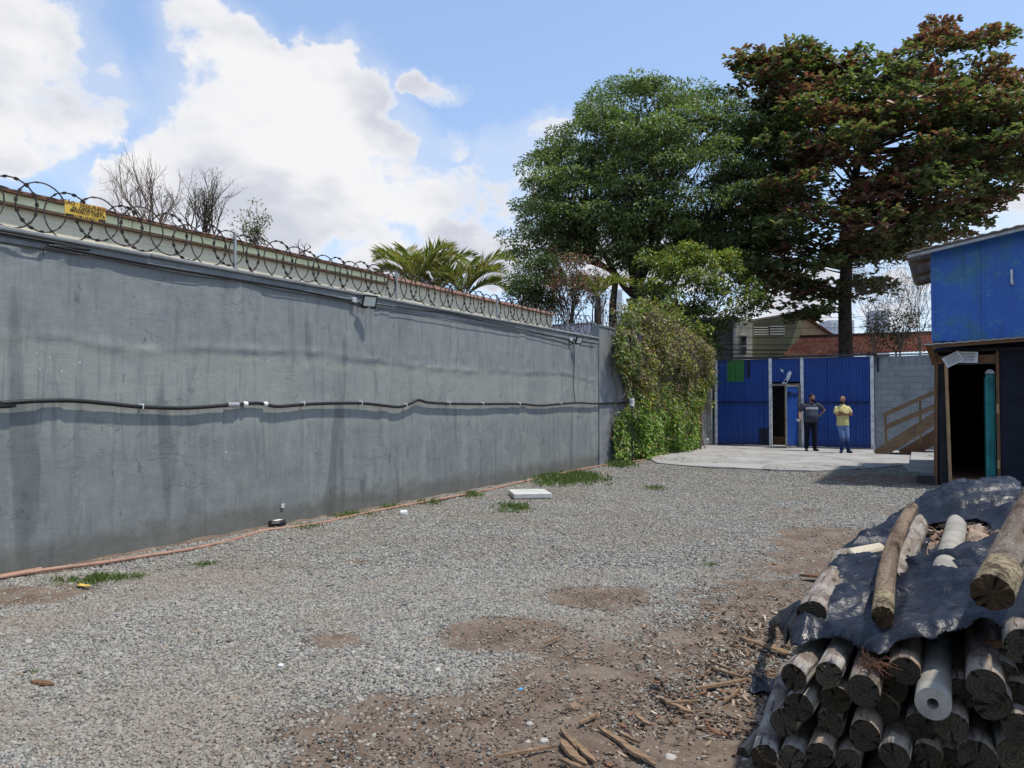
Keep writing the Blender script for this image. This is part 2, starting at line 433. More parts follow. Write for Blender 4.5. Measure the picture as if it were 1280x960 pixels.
# woods
def f_wood(c1, c2, grain=(1, 14, 14), sc=5.):
    def fn(t):
        o = t.obj(); n = t.noise(t.mp(o, grain), sc, 6, .62, .3); n2 = t.noise(o, 3, 4)
        c = t.mix(t.ss(n, .35, .68), c1, c2); c = t.mix(t.ss(n2, .5, .75, 0, .4), c, tuple(q*.5 for q in c2))
        return {'Base Color': c, 'Normal': t.bump(n, .004, .6)}
    return fn
M_plank = mat('weathered_plank', f_wood((.26, .17, .10), (.12, .08, .05)), .85)
M_newwood = mat('yellow_timber', f_wood((.42, .27, .14), (.25, .15, .075), (14, 14, 1)), .8)
M_brownwood = mat('brown_timber', f_wood((.17, .09, .045), (.08, .045, .025), (14, 14, 1)), .85)
def f_log(t):
    o = t.obj(); g = t.rndobj()
    st = t.noise(t.mp(o, (9, .8, 9)), 2.4, 6, .65, .5); bl = t.noise(t.mp(o, (1, .6, 1)), 9, 6, .65)
    c = t.ramp(g, [(0, (.25, .17, .115)), (.35, (.33, .27, .21)), (.6, (.24, .215, .19)), (.8, (.38, .35, .31)), (1, (.19, .15, .12))])
    kn = t.vor(t.mp(o, (1, .22, 1)), 11.)
    c = t.mix(t.ss(st, .42, .62, 0, .7), c, (.14, .098, .07))
    c = t.mix(t.ss(bl, .50, .66, 0, .75), c, (.08, .055, .042))
    c = t.mix(t.ss(bl, .42, .32, 0, .6), c, (.40, .36, .31))
    c = t.mix(t.ss(kn, .16, .07, 0, .85), c, (.05, .035, .025))
    cr = t.noise(t.mp(o, (26, 1.1, 26)), 1.6, 4, .7)
    c = t.mix(t.ss(cr, .60, .66, 0, .85), c, (.03, .022, .018))
    return {'Base Color': c, 'Normal': t.bump(t.m('SUBTRACT', st, t.ss(cr, .58, .66)), .012, .9)}
M_log = mat('log_bark', f_log, .9, .15)
def f_logf(t):
    r = f_log(t); o = t.obj(); y = t.sep(o)[1]; n = t.noise(o, 14, 6, .7); n2 = t.noise(o, 42, 5, .65)
    fc = t.mix(t.ss(n2, .42, .60), (.37, .31, .20), (.22, .165, .105)); fc = t.mix(t.ss(n, .54, .62, 0, .85), fc, (.07, .05, .035))
    k = t.ss(t.m('ADD', y, t.m('MULTIPLY', n, .5)), .50, .44); c = t.mix(k, r['Base Color'], fc)
    return {'Base Color': c, 'Normal': t.bump(t.m('ADD', t.m('MULTIPLY', n, 1.4), n2), .03, 1.)}
M_logf = mat('log_bark_flaked', f_logf, .95, .1)
def f_end(t):
    uv = t.n('ShaderNodeUVMap').outputs[0]; g = t.rndobj()
    wv = t.vm('LENGTH', uv).outputs['Value']; n = t.noise(uv, 6, 5, .6)
    rg = t.m('SINE', t.m('ADD', t.m('MULTIPLY', wv, 44), t.m('MULTIPLY', n, 9)))
    c = t.ramp(t.m('FRACT', t.m('MULTIPLY', g, 7.3)), [(0, (.052, .038, .026)), (.45, (.062, .055, .04)), (.75, (.10, .085, .06)), (1, (.035, .028, .022))])  # end wood darkened in colour to carry the deep shade on these faces
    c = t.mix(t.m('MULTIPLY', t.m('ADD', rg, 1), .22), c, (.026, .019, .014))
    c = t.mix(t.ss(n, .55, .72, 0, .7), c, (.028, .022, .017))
    fl = t.noise(uv, 26, 5, .65)
    return {'Base Color': c, 'Normal': t.bump(t.m('ADD', rg, fl), .0025, .9)}
M_end = mat('sawn_end', f_end, .95, .1)
def f_flake(t):
    o = t.obj(); n = t.noise(o, 16, 5, .65); n2 = t.noise(o, 45, 4, .6)
    c = t.mix(t.ss(n, .42, .58), (.52, .42, .25), (.22, .15, .09)); c = t.mix(t.ss(n2, .6, .7, 0, .7), c, (.06, .045, .03))
    return {'Base Color': c, 'Normal': t.bump(t.m('ADD', n, n2), .02, 1.)}
M_flake = mat('flaked_bark', f_flake, .95, .1)
M_endh = mat('heart_wood', lambda t: {'Base Color': t.mix(t.noise(t.obj(), 30, 5), (.085, .055, .03), (.02, .014, .01)), 'Normal': t.bump(t.noise(t.obj(), 50, 4), .01, 1.)}, .95, .1)
def f_tarp(t):
    o = t.obj(); n = t.noise(o, 6, 6, .6); d = t.noise(o, 2.2, 5, .65)
    c = t.mix(t.ss(n, .4, .7), (.010, .013, .022), (.018, .022, .034))
    c = t.mix(t.ss(d, .52, .74, 0, .4), c, (.06, .058, .06))
    h = t.m('ADD', t.m('MULTIPLY', t.noise(t.mp(o, (1, 2.2, 1)), 9, 5, .6, 1.0), 1.), t.m('MULTIPLY', t.noise(o, 40, 4, .6), .15))
    return {'Base Color': c, 'Roughness': t.ss(n, .3, .7, .26, .44), 'Normal': t.bump(h, .022, .6)}
M_tarp = mat('black_plastic_sheet', f_tarp, .4, .32)

# ================================================================== GROUND
XW = -7.38            # yard face of the long wall
PATCH = [  # px, py, rx, ry, strength of bare earth showing through the gravel
 (650,915,300,75,1.05),(470,945,120,40,.8),(800,870,200,95,1.15),(960,900,160,100,1.),(650,796,78,20,1.5),(745,745,60,12,1.5),(930,755,115,52,.75),
 (1000,700,110,25,.5),(850,704,60,12,.45),(1060,668,85,10,1.3),(1000,640,60,6,.5),(880,616,50,4,.4),(700,622,40,4,.3),(35,742,95,20,.9),
 (960,600,60,3,.3),(1110,601,90,9,1.),(425,803,45,12,.7),(560,745,60,5,.25),(330,722,60,5,.2),(445,703,26,4,.7),(500,640,30,3,.3),(1090,640,90,10,.4),(1150,720,200,70,.9),
 (880,800,150,40,.75),(1300,800,260,200,1.),(700,840,60,20,.5),(540,860,60,25,.5),(70,800,40,12,.3),(280,900,60,20,.25)]
_pc = []
for px, py, rx, ry, s_ in PATCH:
    g = G(px, py); Y = g @ FWH; X = g @ RT
    _pc.append((X, Y, max(rx/F*Y, .1), max(ry*Y*Y/(F*CAMZ), .12), s_))
def dirt(x, y):
    x = np.asarray(x, float); y = np.asarray(y, float)
    X = x*RT[0]+y*RT[1]; Y = x*FWH[0]+y*FWH[1]
    d = np.zeros(x.shape)
    for cx, cy, rx, ry, s_ in _pc:
        q = ((X-cx)/rx)**2 + ((Y-cy)/ry)**2
        d = np.maximum(d, s_*np.exp(-q*.75))
    d = np.maximum(d, ss(x, XW+.42, XW+.05)*.8*ss(y, 16, 4)+ss(x, XW+.25, XW+.0)*.35)
    n = fbm(x*1.7, y*1.7, 0., 4, 3)*.55 + fbm(x*7, y*7, 0., 3, 9)*.35
    return ss(d + n*.55, .38, .62)
def lin(a, b, st): return list(np.arange(a, b, st))
gx_ = [-700, -300, -120, -60, -30, -16, -10] + lin(-8, -2, .07) + lin(-2, 2.4, .035) + [2.8, 3.5, 5, 8, 14, 30, 70, 200, 700]
gy_ = [-300, -60, -20, -8, -3, -1, 0] + lin(.8, 10, .035) + lin(10, 28, .09) + [29, 31, 35, 42, 60, 100, 220, 600, 1500]
GX, GY = np.meshgrid(np.array(gx_), np.array(gy_))
dd = dirt(GX, GY); dd[(GX < -9) | (GX > 4) | (GY > 30)] = 1.
fade = ss(GX, -7.9, -7.3)*ss(GX, 3, 2)*ss(GY, .5, 1.5)*ss(GY, 27, 25)
GZ = (fbm(GX*.5, GY*.5, 0., 2, 21)*.02 + fbm(GX*5, GY*5, 0., 4, 5)*.012*(1+dd))*fade
def gz(x, y): return float(fbm(x*.5, y*.5, 0., 2, 21)*.02 + fbm(x*5, y*5, 0., 4, 5)*.018)
ny, nx = GX.shape; idx = np.arange(nx*ny).reshape(ny, nx)
Fq = np.stack([idx[:-1,:-1], idx[:-1,1:], idx[1:,1:], idx[1:,:-1]], -1).reshape(-1, 4)
me = fastmesh('ground', np.stack([GX, GY, GZ], -1).reshape(-1, 3), Fq, True)
at = me.attributes.new('dirt', 'FLOAT', 'POINT'); at.data.foreach_set('value', dd.astype(np.float32).ravel())
def f_ground(t):
    o = t.obj(); di = t.n('ShaderNodeAttribute', attribute_name='dirt').outputs['Fac']
    v = t.n('ShaderNodeTexVoronoi', {'Vector': o, 'Scale': 46.}); vs = t.sep(v.outputs[1])
    big = t.noise(o, .55, 4, .6)
    sc = t.ramp(vs[0], [(0, (.11, .11, .105)), (.3, (.20, .20, .188)), (.6, (.265, .262, .245)), (.85, (.31, .30, .27)), (1, (.46, .45, .42))])
    sc = t.mix(t.ss(v.outputs[0], .35, .75, 0, .55), sc, (.08, .08, .075))
    sc = t.mix(t.ss(t.noise(o, .75, 6, .66), .44, .62, 0, .55), sc, (.19, .17, .14))
    n = t.noise(o, 3.2, 7, .65); n2 = t.noise(o, 26, 6, .7)
    dc = t.mix(t.ss(n, .38, .62), (.125, .090, .066), (.185, .145, .112)); dc = t.mix(t.ss(n2, .45, .7, 0, .6), dc, (.095, .07, .055))
    dc = t.mix(t.ss(t.noise(o, 60, 3, .6), .64, .70, 0, .6), dc, (.33, .30, .26))
    c = t.mix(di, sc, dc)
    h1 = t.m('MULTIPLY', v.outputs[0], -.5); hh = t.m('ADD', t.m('MULTIPLY', h1, t.m('SUBTRACT', 1., di)), t.m('MULTIPLY', n2, .5))
    return {'Base Color': c, 'Normal': t.bump(hh, .03, .9)}
M_ground = mat('yard_ground', f_ground, .95, .15)
tag(link('ground', me, None, M_ground), kind='structure')

# gravel: points carrying four stone shapes
def stone_mesh(k):
    import bmesh
    bm = bmesh.new(); bmesh.ops.create_icosphere(bm, subdivisions=1, radius=.5)
    r = random.Random(k)
    for v in bm.verts:
        v.co *= r.uniform(.75, 1.15); v.co.z *= .62; v.co.x *= 1.15
    me = bpy.data.meshes.new('stone'); bm.to_mesh(me); bm.free(); return me
def f_stone(t):
    r = t.rndobj(); g = t.n('ShaderNodeNewGeometry').outputs['Position']
    c = t.ramp(r, [(0, (.085, .085, .078)), (.2, (.15, .15, .138)), (.5, (.245, .243, .222)), (.78, (.33, .322, .287)), (.9, (.27, .225, .17)), (.955, (.18, .135, .10)), (1, (.44, .43, .40))])
    return t.mix(t.ss(t.noise(g, .75, 6, .66), .44, .62, 0, .55), c, (.22, .185, .145))
M_stone = mat('gravel_stone', f_stone, .9, .2)
stones = bpy.data.collections.new('stone shapes')
for k in range(4):
    m_ = stone_mesh(k); m_.materials.append(M_stone); stones.objects.link(bpy.data.objects.new('stone_shape', m_))
def scatter(name, P, rot, scl, coll, label=None):
    me = bpy.data.meshes.new(name); me.vertices.add(len(P)); me.vertices.foreach_set('co', np.asarray(P, np.float32).ravel())
    a = me.attributes.new('rot', 'FLOAT_VECTOR', 'POINT'); a.data.foreach_set('vector', np.asarray(rot, np.float32).ravel())
    a = me.attributes.new('scl', 'FLOAT_VECTOR', 'POINT'); a.data.foreach_set('vector', np.asarray(scl, np.float32).ravel())
    a = me.attributes.new('pick', 'INT', 'POINT'); a.data.foreach_set('value', rng.integers(0, len(coll.objects), len(P)).astype(np.int32))
    o = link(name, me); ng = bpy.data.node_groups.new(name+' nodes', 'GeometryNodeTree')
    ng.interface.new_socket('Geometry', in_out='INPUT', socket_type='NodeSocketGeometry'); ng.interface.new_socket('Geometry', in_out='OUTPUT', socket_type='NodeSocketGeometry')
    N = ng.nodes; L = ng.links
    i = N.new('NodeGroupInput'); ou = N.new('NodeGroupOutput'); ci = N.new('GeometryNodeCollectionInfo'); ci.inputs[0].default_value = coll
    ci.inputs['Separate Children'].default_value = True; ci.inputs['Reset Children'].default_value = True
    ip = N.new('GeometryNodeInstanceOnPoints'); ip.inputs['Pick Instance'].default_value = True
    def attr(nm, ty):
        q = N.new('GeometryNodeInputNamedAttribute'); q.data_type = ty; q.inputs[0].default_value = nm
        return q.outputs[0]
    L.new(i.outputs[0], ip.inputs['Points']); L.new(ci.outputs[0], ip.inputs['Instance'])
    L.new(attr('pick', 'INT'), ip.inputs['Instance Index'])
    rr = N.new('FunctionNodeEulerToRotation'); L.new(attr('rot', 'FLOAT_VECTOR'), rr.inputs[0]); L.new(rr.outputs[0], ip.inputs['Rotation'])
    L.new(attr('scl', 'FLOAT_VECTOR'), ip.inputs['Scale']); L.new(ip.outputs[0], ou.inputs[0])
    md = o.modifiers.new('scatter', 'NODES'); md.node_group = ng
    return tag(o, kind='stuff')
# sample points in front of the camera, denser near it
def gravel_points(N, y0, y1, p):
    u = rng.random(N)
    Yc = (y0**p + u*(y1**p-y0**p))**(1/p); Xc = (rng.random(N)*2-1)*.74*Yc
    return Xc*RT[0]+Yc*FWH[0], Xc*RT[1]+Yc*FWH[1], Yc
EL = [(1.7, 7.0, 2., 330000), (7.0, 14, 2., 230000), (14, 21.5, 2., 120000)]
AP = [(XW, 20.2)]+[tuple(G(*p)[:2]) for p in ((806,573),(822,580),(850,583),(885,585.5),(930,587),(975,589),(1020,590),(1060,588.5),(1100,586),(1128,583),(1137,590),(1175,592))]+[(2.2, 24.), (2.2, 28.), (XW, 28.)]
PX_, PY_, PS_ = [], [], []
for a, b, p, N in EL:
    x, y, Yc = gravel_points(N, a, b, p); di = dirt(x, y)
    keep = (rng.random(N) > .06+di*.90*(1-.12*(fbm(x*2.3, y*2.3, 0., 3, 41) > .1))) & (x > XW+.06) & ((Yc < 14) | (~inpoly(x, y, AP) & (y < 20.5) & ~((x > -.25) & (y > 16.0))))
    PX_.append(x[keep]); PY_.append(y[keep]); PS_.append(np.where(Yc[keep] < 7.0, rng.uniform(.009, .023, keep.sum()), rng.uniform(.014, .028, keep.sum())*np.where(Yc[keep] > 14, 1.25, 1.)))
px_, py_, ps_ = map(np.concatenate, (PX_, PY_, PS_)); N = len(px_)
ps_ = ps_*np.where(rng.random(N) < .02, rng.uniform(1.3, 2.0, N), 1.)
zz_ = fbm(px_*.5, py_*.5, 0., 2, 21)*.02 + fbm(px_*5, py_*5, 0., 4, 5)*.012 + ps_*.12
tag(scatter('gravel', np.stack([px_, py_, zz_], -1), np.stack([rng.uniform(-.5, .5, N), rng.uniform(-.5, .5, N), rng.uniform(0, 6.28, N)], -1),
    (ps_[:, None]*rng.uniform(.8, 1.25, (N, 3))), stones), 'loose pale grey gravel spread over the yard', 'gravel', None, 'stuff')

# concrete apron in front of the gate
ap_px = [(806,573),(822,580),(850,583),(885,585.5),(930,587),(975,589),(1020,590),(1060,588.5),(1100,586),(1128,583),(1137,590),(1168,592),(1172,566)]
edge = [G(*p)[:2] for p in ap_px]
fine = []
for a, b in zip(edge[:-1], edge[1:]):
    for k in range(8): fine.append(a+(b-a)*k/8)
fine.append(edge[-1])
fine = [(p[0]+.06*fbm(p[0]*3, p[1]*3, 0., 3, 4), p[1]+.10*float(fbm(p[0]*3, p[1]*3, 0., 3, 6))) for p in fine]
poly = [(XW+.05, 20.2)] + fine + [(2.2, 23.), (2.2, 28.3), (XW+.05, 28.3)]
def f_apron(t):
    o = t.obj(); n = t.noise(o, .9, 6, .6); n2 = t.noise(t.mp(o, (.6, 2.2, 1)), 1.6, 6, .65); f_ = t.noise(o, 26, 5, .65)
    c = t.mix(t.ss(n, .4, .65), (.33, .325, .31), (.25, .245, .235)); c = t.mix(t.ss(n2, .52, .70, 0, .7), c, (.165, .16, .15))
    c = t.mix(t.ss(f_, .6, .72, 0, .4), c, (.12, .115, .105))
    cr = t.n('ShaderNodeTexVoronoi', {'Vector': t.n('ShaderNodeVectorMath', {0: o, 1: t.vm('SCALE', t.n('ShaderNodeTexNoise', {'Vector': o, 'Scale': 2.}).outputs[1]).outputs[0]}, operation='ADD').outputs[0], 'Scale': .42}, feature='DISTANCE_TO_EDGE').outputs[0]
    c = t.mix(t.ss(cr, .012, .004, 0, .75), c, (.06, .055, .05))
    return {'Base Color': c, 'Normal': t.bump(f_, .006, .7)}
M_apron = mat('apron_concrete', f_apron, .9, .2)
mb = MB(); mb.prism([(x, y, -.05) for x, y in poly], (0, 0, .088)); tag(mb.build('concrete_apron', M_apron), kind='structure')

# ================================================================== LONG WALL
HW = 3.10; Y_END = 17.0; Y_GATE = 26.9
ys = np.concatenate([np.arange(-8, 1.5, .25), np.arange(1.5, Y_END+.001, .035)]); ys[-1] = Y_END; zs = np.linspace(-.1, HW, 92)
YY, ZZ = np.meshgrid(ys, zs)
wob = ZZ + .12*fbm(YY*.6, ZZ*.9, 0., 4, 31)
rel = .010*fbm(YY*.8, ZZ*.8, 0., 3, 33) + .005*fbm(YY*4, ZZ*4, 0., 3, 34)
rel += .006*ss(wob, 2.12, 2.17)                                   # upper coat laps over the lower
rel += .008*np.exp(-((wob-2.15)/.05)**2)*(1+vnoise(YY*5, ZZ*9, 0., 2))
rel += .02*np.exp(-((ZZ-2.93-.05*fbm(YY*.7, 0*ZZ, 0., 3, 35))/.045)**2)*vnoise(YY*9, ZZ*20, 0., 36)*ss(YY, 6.5, 4)
for yc, w_ in ((6.35, .17), (4.02, .09), (8.9, .1), (13.2, .12)):                     # faint pilaster lines
    rel += .010*(ss(YY+.05*fbm(ZZ*1.3, YY*0, 0., 3, 37), yc-w_-.02, yc-w_)*ss(YY, yc+w_+.02, yc+w_))
ny, nx = YY.shape; idx = np.arange(nx*ny).reshape(ny, nx)
Fq = np.stack([idx[:-1,:-1], idx[:-1,1:], idx[1:,1:], idx[1:,:-1]], -1).reshape(-1, 4)
V = np.stack([XW+rel, YY, ZZ], -1).reshape(-1, 3)
wall = empty('grey_wall', (XW-.1, 4.5, 0), 0, 'long grey painted wall with patchy plaster and a coil of razor wire along its top', 'wall')
link('wall_face', fastmesh('wall_face', V, Fq, True), wall, M_wall)
MB().box((XW-.11, (Y_END-8)/2, HW/2), (.18, Y_END+8, HW-.004)).build('wall_body', M_wall, wall)
# coping: three cast lengths
f_cope = worn('coping_render', (.235, .25, .255), (.16, .172, .178), 4, .85, .2, .006, 0, .4)
for a, b in ((-8, 1.2), (1.206, 5.0), (5.006, 9.1), (9.106, 13.0), (13.006, Y_END)):
    m = MB(); m.box((XW-.085, (a+b)/2, HW+.022+rnd.uniform(-.003, .003)), (.265, b-a, .045), None, .012); m.build('coping', f_cope, wall)
m = MB(); m.prism([(XW+.004, -8, 2.985), (XW+.018, -8, 2.992), (XW+.022, -8, 3.035), (XW+.004, -8, 3.055)], (0, Y_END+8, 0)); m.build('plaster_ledge', f_cope, wall)

# higher end section, mostly under the vine
HH = 3.42
def f_wall2(t):
    o = t.obj(); st = t.noise(t.mp(o, (1, 8, .5)), 1.6, 6, .65); n = t.noise(o, 2.5, 6, .6)
    c = t.mix(t.ss(n, .4, .65), (.21, .225, .235), (.165, .18, .19)); return {'Base Color': t.mix(t.ss(st, .5, .72, 0, .5), c, (.09, .10, .10)), 'Normal': t.bump(n, .01, .5)}
M_wall2 = mat('grey_wall_paint_light', f_wall2, .8)
wall2 = empty('end_wall', (XW-.1, 22, 0), 0, 'taller grey end section of the wall, buried in climbing vine near the gate', 'wall')
m = MB(); m.prism([(XW+.03, Y_END+.004, -.1), (XW+.03, Y_GATE+.3, -.1), (XW+.03, Y_GATE+.3, HH-.12), (XW+.03, Y_END+.004, HH)], (-.2, 0, 0)); m.build('wall_body', M_wall2, wall2)
m = MB(); m.prism([(XW+.05, Y_END+.003, HH+.002), (XW+.05, Y_GATE+.3, HH-.118), (XW+.05, Y_GATE+.3, HH-.078), (XW+.05, Y_END+.003, HH+.042)], (-.25, 0, 0)); m.build('coping', f_cope, wall2)

MB().box(((XW+(-6.75))/2-.03, Y_GATE+.24, 1.5), (.82, .12, 3.0)).build('gap_filler', M_wall2, wall2)  # added filler that closes the bright gap beside the gate post
# razor wire coils
def coil(y0, y1, z0f, x0, tilt=89):
    m = MB(); r = .222; sp = .268; n = int((y1-y0)/sp)
    pth = []
    for i in range(n):
        a = R(tilt)*(1 if i % 2 else -1); yc = y0+i*sp+rnd.uniform(-.035, .035); zc = z0f(yc)+r+.02+rnd.uniform(-.025, .03); rr = r*rnd.uniform(.90, 1.10); a += rnd.uniform(-.05, .05)
        ex = Vector((math.cos(a), math.sin(a), 0)); pts = []
        K = 30
        for k in range(K+1):
            th = 2*math.pi*k/K; pts.append(Vector((x0, yc, zc)) + ex*math.cos(th)*rr + Vector((0, 0, math.sin(th)*rr)))
        m.tube(pts, .0078, 4, False)
        for k in range(0, K, 2):
            p = (pts[k]+pts[k+1])/2; d = (pts[k+1]-pts[k]).normalized(); rad = (p-Vector((x0, yc, zc))).normalized(); nn = d.cross(rad)
            w_ = rad*.7+nn*.7
            m.add([p-d*.032, p-d*.014+w_*.017, p+d*.014+w_*.017, p+d*.032, p+d*.014-w_*.017, p-d*.014-w_*.017], [(0, 1, 2, 3, 4, 5)])
    return m
def wire_thing(y0, y1, z0f, x0, posts, label):
    e = empty('razor_wire', (x0, (y0+y1)/2, z0f(y0)), 0, label, 'razor wire')
    coil(y0, y1, z0f, x0).build('coil', M_rustwire, e)
    for h_ in (.13, .24, .37):
        m = MB(); K = 60
        m.tube([(x0+.03*math.sin(i*1.7), y0+(y1-y0)*i/K, z0f(y0+(y1-y0)*i/K)+h_+.012*math.sin(i*2.3)) for i in range(K+1)], .0017, 3, False); m.build('tension_wire', M_steel, e)
    for yp in posts:
        m = MB(); zb = z0f(yp)
        m.box((x0, yp, zb+.21), (.028, .004, .5)); m.box((x0+.013, yp+.013, zb+.21), (.004, .028, .5)); m.build('post', M_steel, e)
    return e
wire_thing(-6, Y_END-.2, lambda y: HW+.04, XW-.06, (-3., .1, 3.1, 6.16, 9.25, 12.3, 15.4), 'long coil of barbed razor wire along the top of the grey wall')
wire_thing(Y_END+.25, 20.6, lambda y: HH+.04-.0125*(y-Y_END), XW-.06, (19.0,), 'short coil of razor wire on the taller wall end before the vine')

# cables along the wall
def sagpath(pts, sub=8, sag=0.):
    out = []
    for a, b in zip(pts[:-1], pts[1:]):
        a = np.array(a, float); b = np.array(b, float)
        for k in range(sub):
            u = k/sub; p = a+(b-a)*u; p[2] -= sag*4*u*(1-u); out.append(p)
    out.append(np.array(pts[-1], float)); return out
def smooth_path(P, n=6):
    P = [np.array(p, float) for p in P]; out = []
    for i in range(len(P)-1):
        p0 = P[max(i-1, 0)]; p1 = P[i]; p2 = P[i+1]; p3 = P[min(i+2, len(P)-1)]
        for k in range(n):
            u = k/n; out.append(.5*((2*p1)+(-p0+p2)*u+(2*p0-5*p1+4*p2-p3)*u*u+(-p0+3*p1-3*p2+p3)*u**3))
    out.append(P[-1]); return out
# fat conduit at eye height
cpx = [(-60,508),(0,504),(50,501),(95,501),(140,505),(176,508.5),(230,510),(285,506.5),(322,504),(345,508),(375,506),(400,504.5),(450,504),(480,507),(500,508.5),(515,503.5),(523,500),(535,503),(560,504.5),(600,505),(650,505),(675,507),(700,505),(722,503.5),(745,504.5),(778,503.5)]
e = empty('conduit', OX(300, 505, XW+.05), 0, 'thick black corrugated conduit running along the grey wall at eye height', 'conduit')
cp = [OX(x, y, XW+.055) for x, y in cpx]
cp = [np.array([XW+.055, -6, 1.52]), np.array([XW+.055, -2, 1.55])] + cp
MB().tube(smooth_path(cp, 7), .022, 10).build('pipe', M_black, e, True)
for x, y in ((176,508.5),(378,505),(450,504),(506,507),(560,504.5),(602,505),(648,505),(700,505)):
    p = OX(x, y, XW+.03); MB().box((XW+.045, p[1], p[2]+.004), (.066, .018, .054), None, .006).build('clip', M_white, e)
for x, y, l_ in ((291,506,.16),(331,505.2,.06),(306,505,.06)):
    p = OX(x, y, XW+.055); MB().tube([p-np.array([0, l_/2, 0]), p+np.array([0, l_/2, 0])], .031, 10).build('coupling', M_steel if l_ > .1 else M_white, e)
# thinner cables under the coping
def cable(name, pts, r, label, mat_=M_black, cat='cable', group=None, n=5, sm=5):
    m = MB(); m.tube(smooth_path(pts, sm), r, n); o = m.build(name, mat_, None, True); tag(o, label, cat, group); return o
def wz(lst, off=.03): return [OX(x, y, XW+off) for x, y in lst]
cable('cable', [np.array([XW+.035, -6, 3.08])]+wz([(0,291),(60,306),(120,318),(200,333),(295,349),(370,362),(440,376)], .035), .013, 'thick black cable tucked beneath the coping, left of the first floodlight')
cable('cable', [np.array([XW+.04, -6, 3.0])]+wz([(0,302),(52,308),(110,319),(180,333),(240,345),(300,351),(345,362),(400,371),(440,379)], .04), .006, 'thin black cable running from the left edge to the first floodlight')
cable('cable', wz([(470,380),(520,387),(560,391),(590,398),(640,409),(690,420),(715,427)], .035), .010, 'black cable between the two wall floodlights, just under the coping')
cable('cable', wz([(470,385),(510,392),(560,401),(620,410),(680,422),(716,431)], .04), .005, 'thin slack cable drooping between the two wall floodlights')
cable('cable', wz([(717,430),(718,450),(717,480),(719,502)], .03), .009, 'black cable dropping from the far floodlight to the conduit')
cable('cable', wz([(726,427),(745,430)], .035), .009, 'short cable stub right of the far floodlight')
cable('cable', wz([(55,308),(54,320)], .03), .003, 'tiny wire end hanging below the coping near the left edge')

# floodlights
def flood(px, py, s_, yaw, label):
    p = OX(px, py, XW+.16); e = empty('floodlight', (XW+.03, p[1], p[2]), 0, label, 'floodlight', 'floodlights on the grey wall')
    h = s_/2; rot = Matrix.Rotation(yaw, 3, 'Z') @ Matrix.Rotation(R(24), 3, 'Y'); c = Vector(p)
    def W_(v): return c + rot @ Vector(v)
    m = MB(); m.box(c + rot @ Vector((-.012, 0, 0)), (.022, s_, s_*.86), rot, .005); m.build('housing', M_black, e)
    m = MB()
    for k in range(7): m.box(W_((-.034, (k-3)*s_*.12, 0)), (.03, .004, s_*.6), rot)
    m.build('fins', M_black, e)
    m = MB()
    for a, b, d in (((0, 0, s_*.40), None, (.014, s_, .02)), ((0, 0, -s_*.40), None, (.014, s_, .035)), ((0, s_*.47, 0), None, (.014, .016, s_*.78)), ((0, -s_*.47, 0), None, (.014, .016, s_*.78))): m.box(W_(a)+rot @ Vector((.006, 0, 0)), d, rot)
    m.build('bezel', M_black, e)
    MB().box(W_((.003, 0, .01)), (.005, s_*.9, s_*.72), rot).build('glass', M_glassl, e)
    MB().box(W_((.015, 0, -s_*.40)), (.002, s_*.2, .012), rot).build('badge', M_white, e)
    m = MB()
    m.tube([W_((-.02, s_*.5+.006, 0)), W_((-.06, s_*.5+.006, -.02)), (XW+.012, p[1]+s_*.35, p[2]-.04)], .006, 5)
    m.tube([W_((-.02, -s_*.5-.006, 0)), W_((-.06, -s_*.5-.006, -.02)), (XW+.012, p[1]-s_*.35, p[2]-.04)], .006, 5)
    m.tube([(XW+.012, p[1]+s_*.35, p[2]-.04), (XW+.012, p[1]-s_*.35, p[2]-.04)], .008, 5); m.build('bracket', M_black, e)
    jy = p[1]-s_*.95
    m = MB(); m.box((XW+.04, jy, p[2]+.005), (.06, .085, .075), None, .012); m.build('junction_box', M_jbox, e)
    m = MB(); m.tube([(XW+.05, jy, p[2]-.035), (XW+.05, jy+.01, p[2]-.07), (XW+.05, jy+.05, p[2]-.075), (XW+.07, p[1]-s_*.4, p[2]-.06)], .008, 6); m.tube([(XW+.05, jy-.03, p[2]-.03), (XW+.05, jy-.03, p[2]-.06)], .012, 6); m.build('cable_tail', M_black, e)
    return e
def f_gl(t): return {'Base Color': (.60, .66, .62), 'Roughness': .12}
M_glassl = mat('frosted_lamp_glass', f_gl, .12, .5); M_jbox = worn('grey_box_plastic', (.50, .52, .56), (.40, .42, .46), 6, .5)
flood(462, 377, .215, R(-24), 'nearer square floodlight with pale glass under the razor wire')
flood(724, 425.5, .20, R(-15), 'farther small floodlight near the end of the grey wall')

# warning sign hung on the wire
def f_sign(t):
    o = t.obj(); n = t.noise(o, 5, 5, .6); z = t.sep(o)[2]; y = t.sep(o)[1]
    c = t.mix(t.ss(t.m('ADD', t.m('SUBTRACT', z, t.m('MULTIPLY', y, -.25)), t.m('MULTIPLY', n, .2)), .12, .28), (.62, .42, .07), (.62, .25, .05))
    return {'Base Color': t.mix(t.ss(n, .55, .7, 0, .5), c, (.50, .23, .05)), 'Normal': t.bump(n, .01, .5)}
M_sign = mat('faded_yellow_plate', f_sign, .6)
pA = OX(81, 249, XW+.06); pB = OX(132, 283, XW+.06); pC = OX(81, 269, XW+.06); pD = OX(134, 262, XW+.06)
yA, yB = pA[1], pB[1]; zt, zb = pA[2], pC[2]+.005
sg = empty('warning_sign', (XW+.06, (yA+yB)/2, zb), 0, 'faded yellow and orange warning plate hung on the razor wire', 'sign')
tilt = Matrix.Rotation(R(3), 3, 'X'); L_ = (yB-yA); H_ = zt-zb; cs = Vector((XW+.06, (yA+yB)/2, (zt+zb)/2))
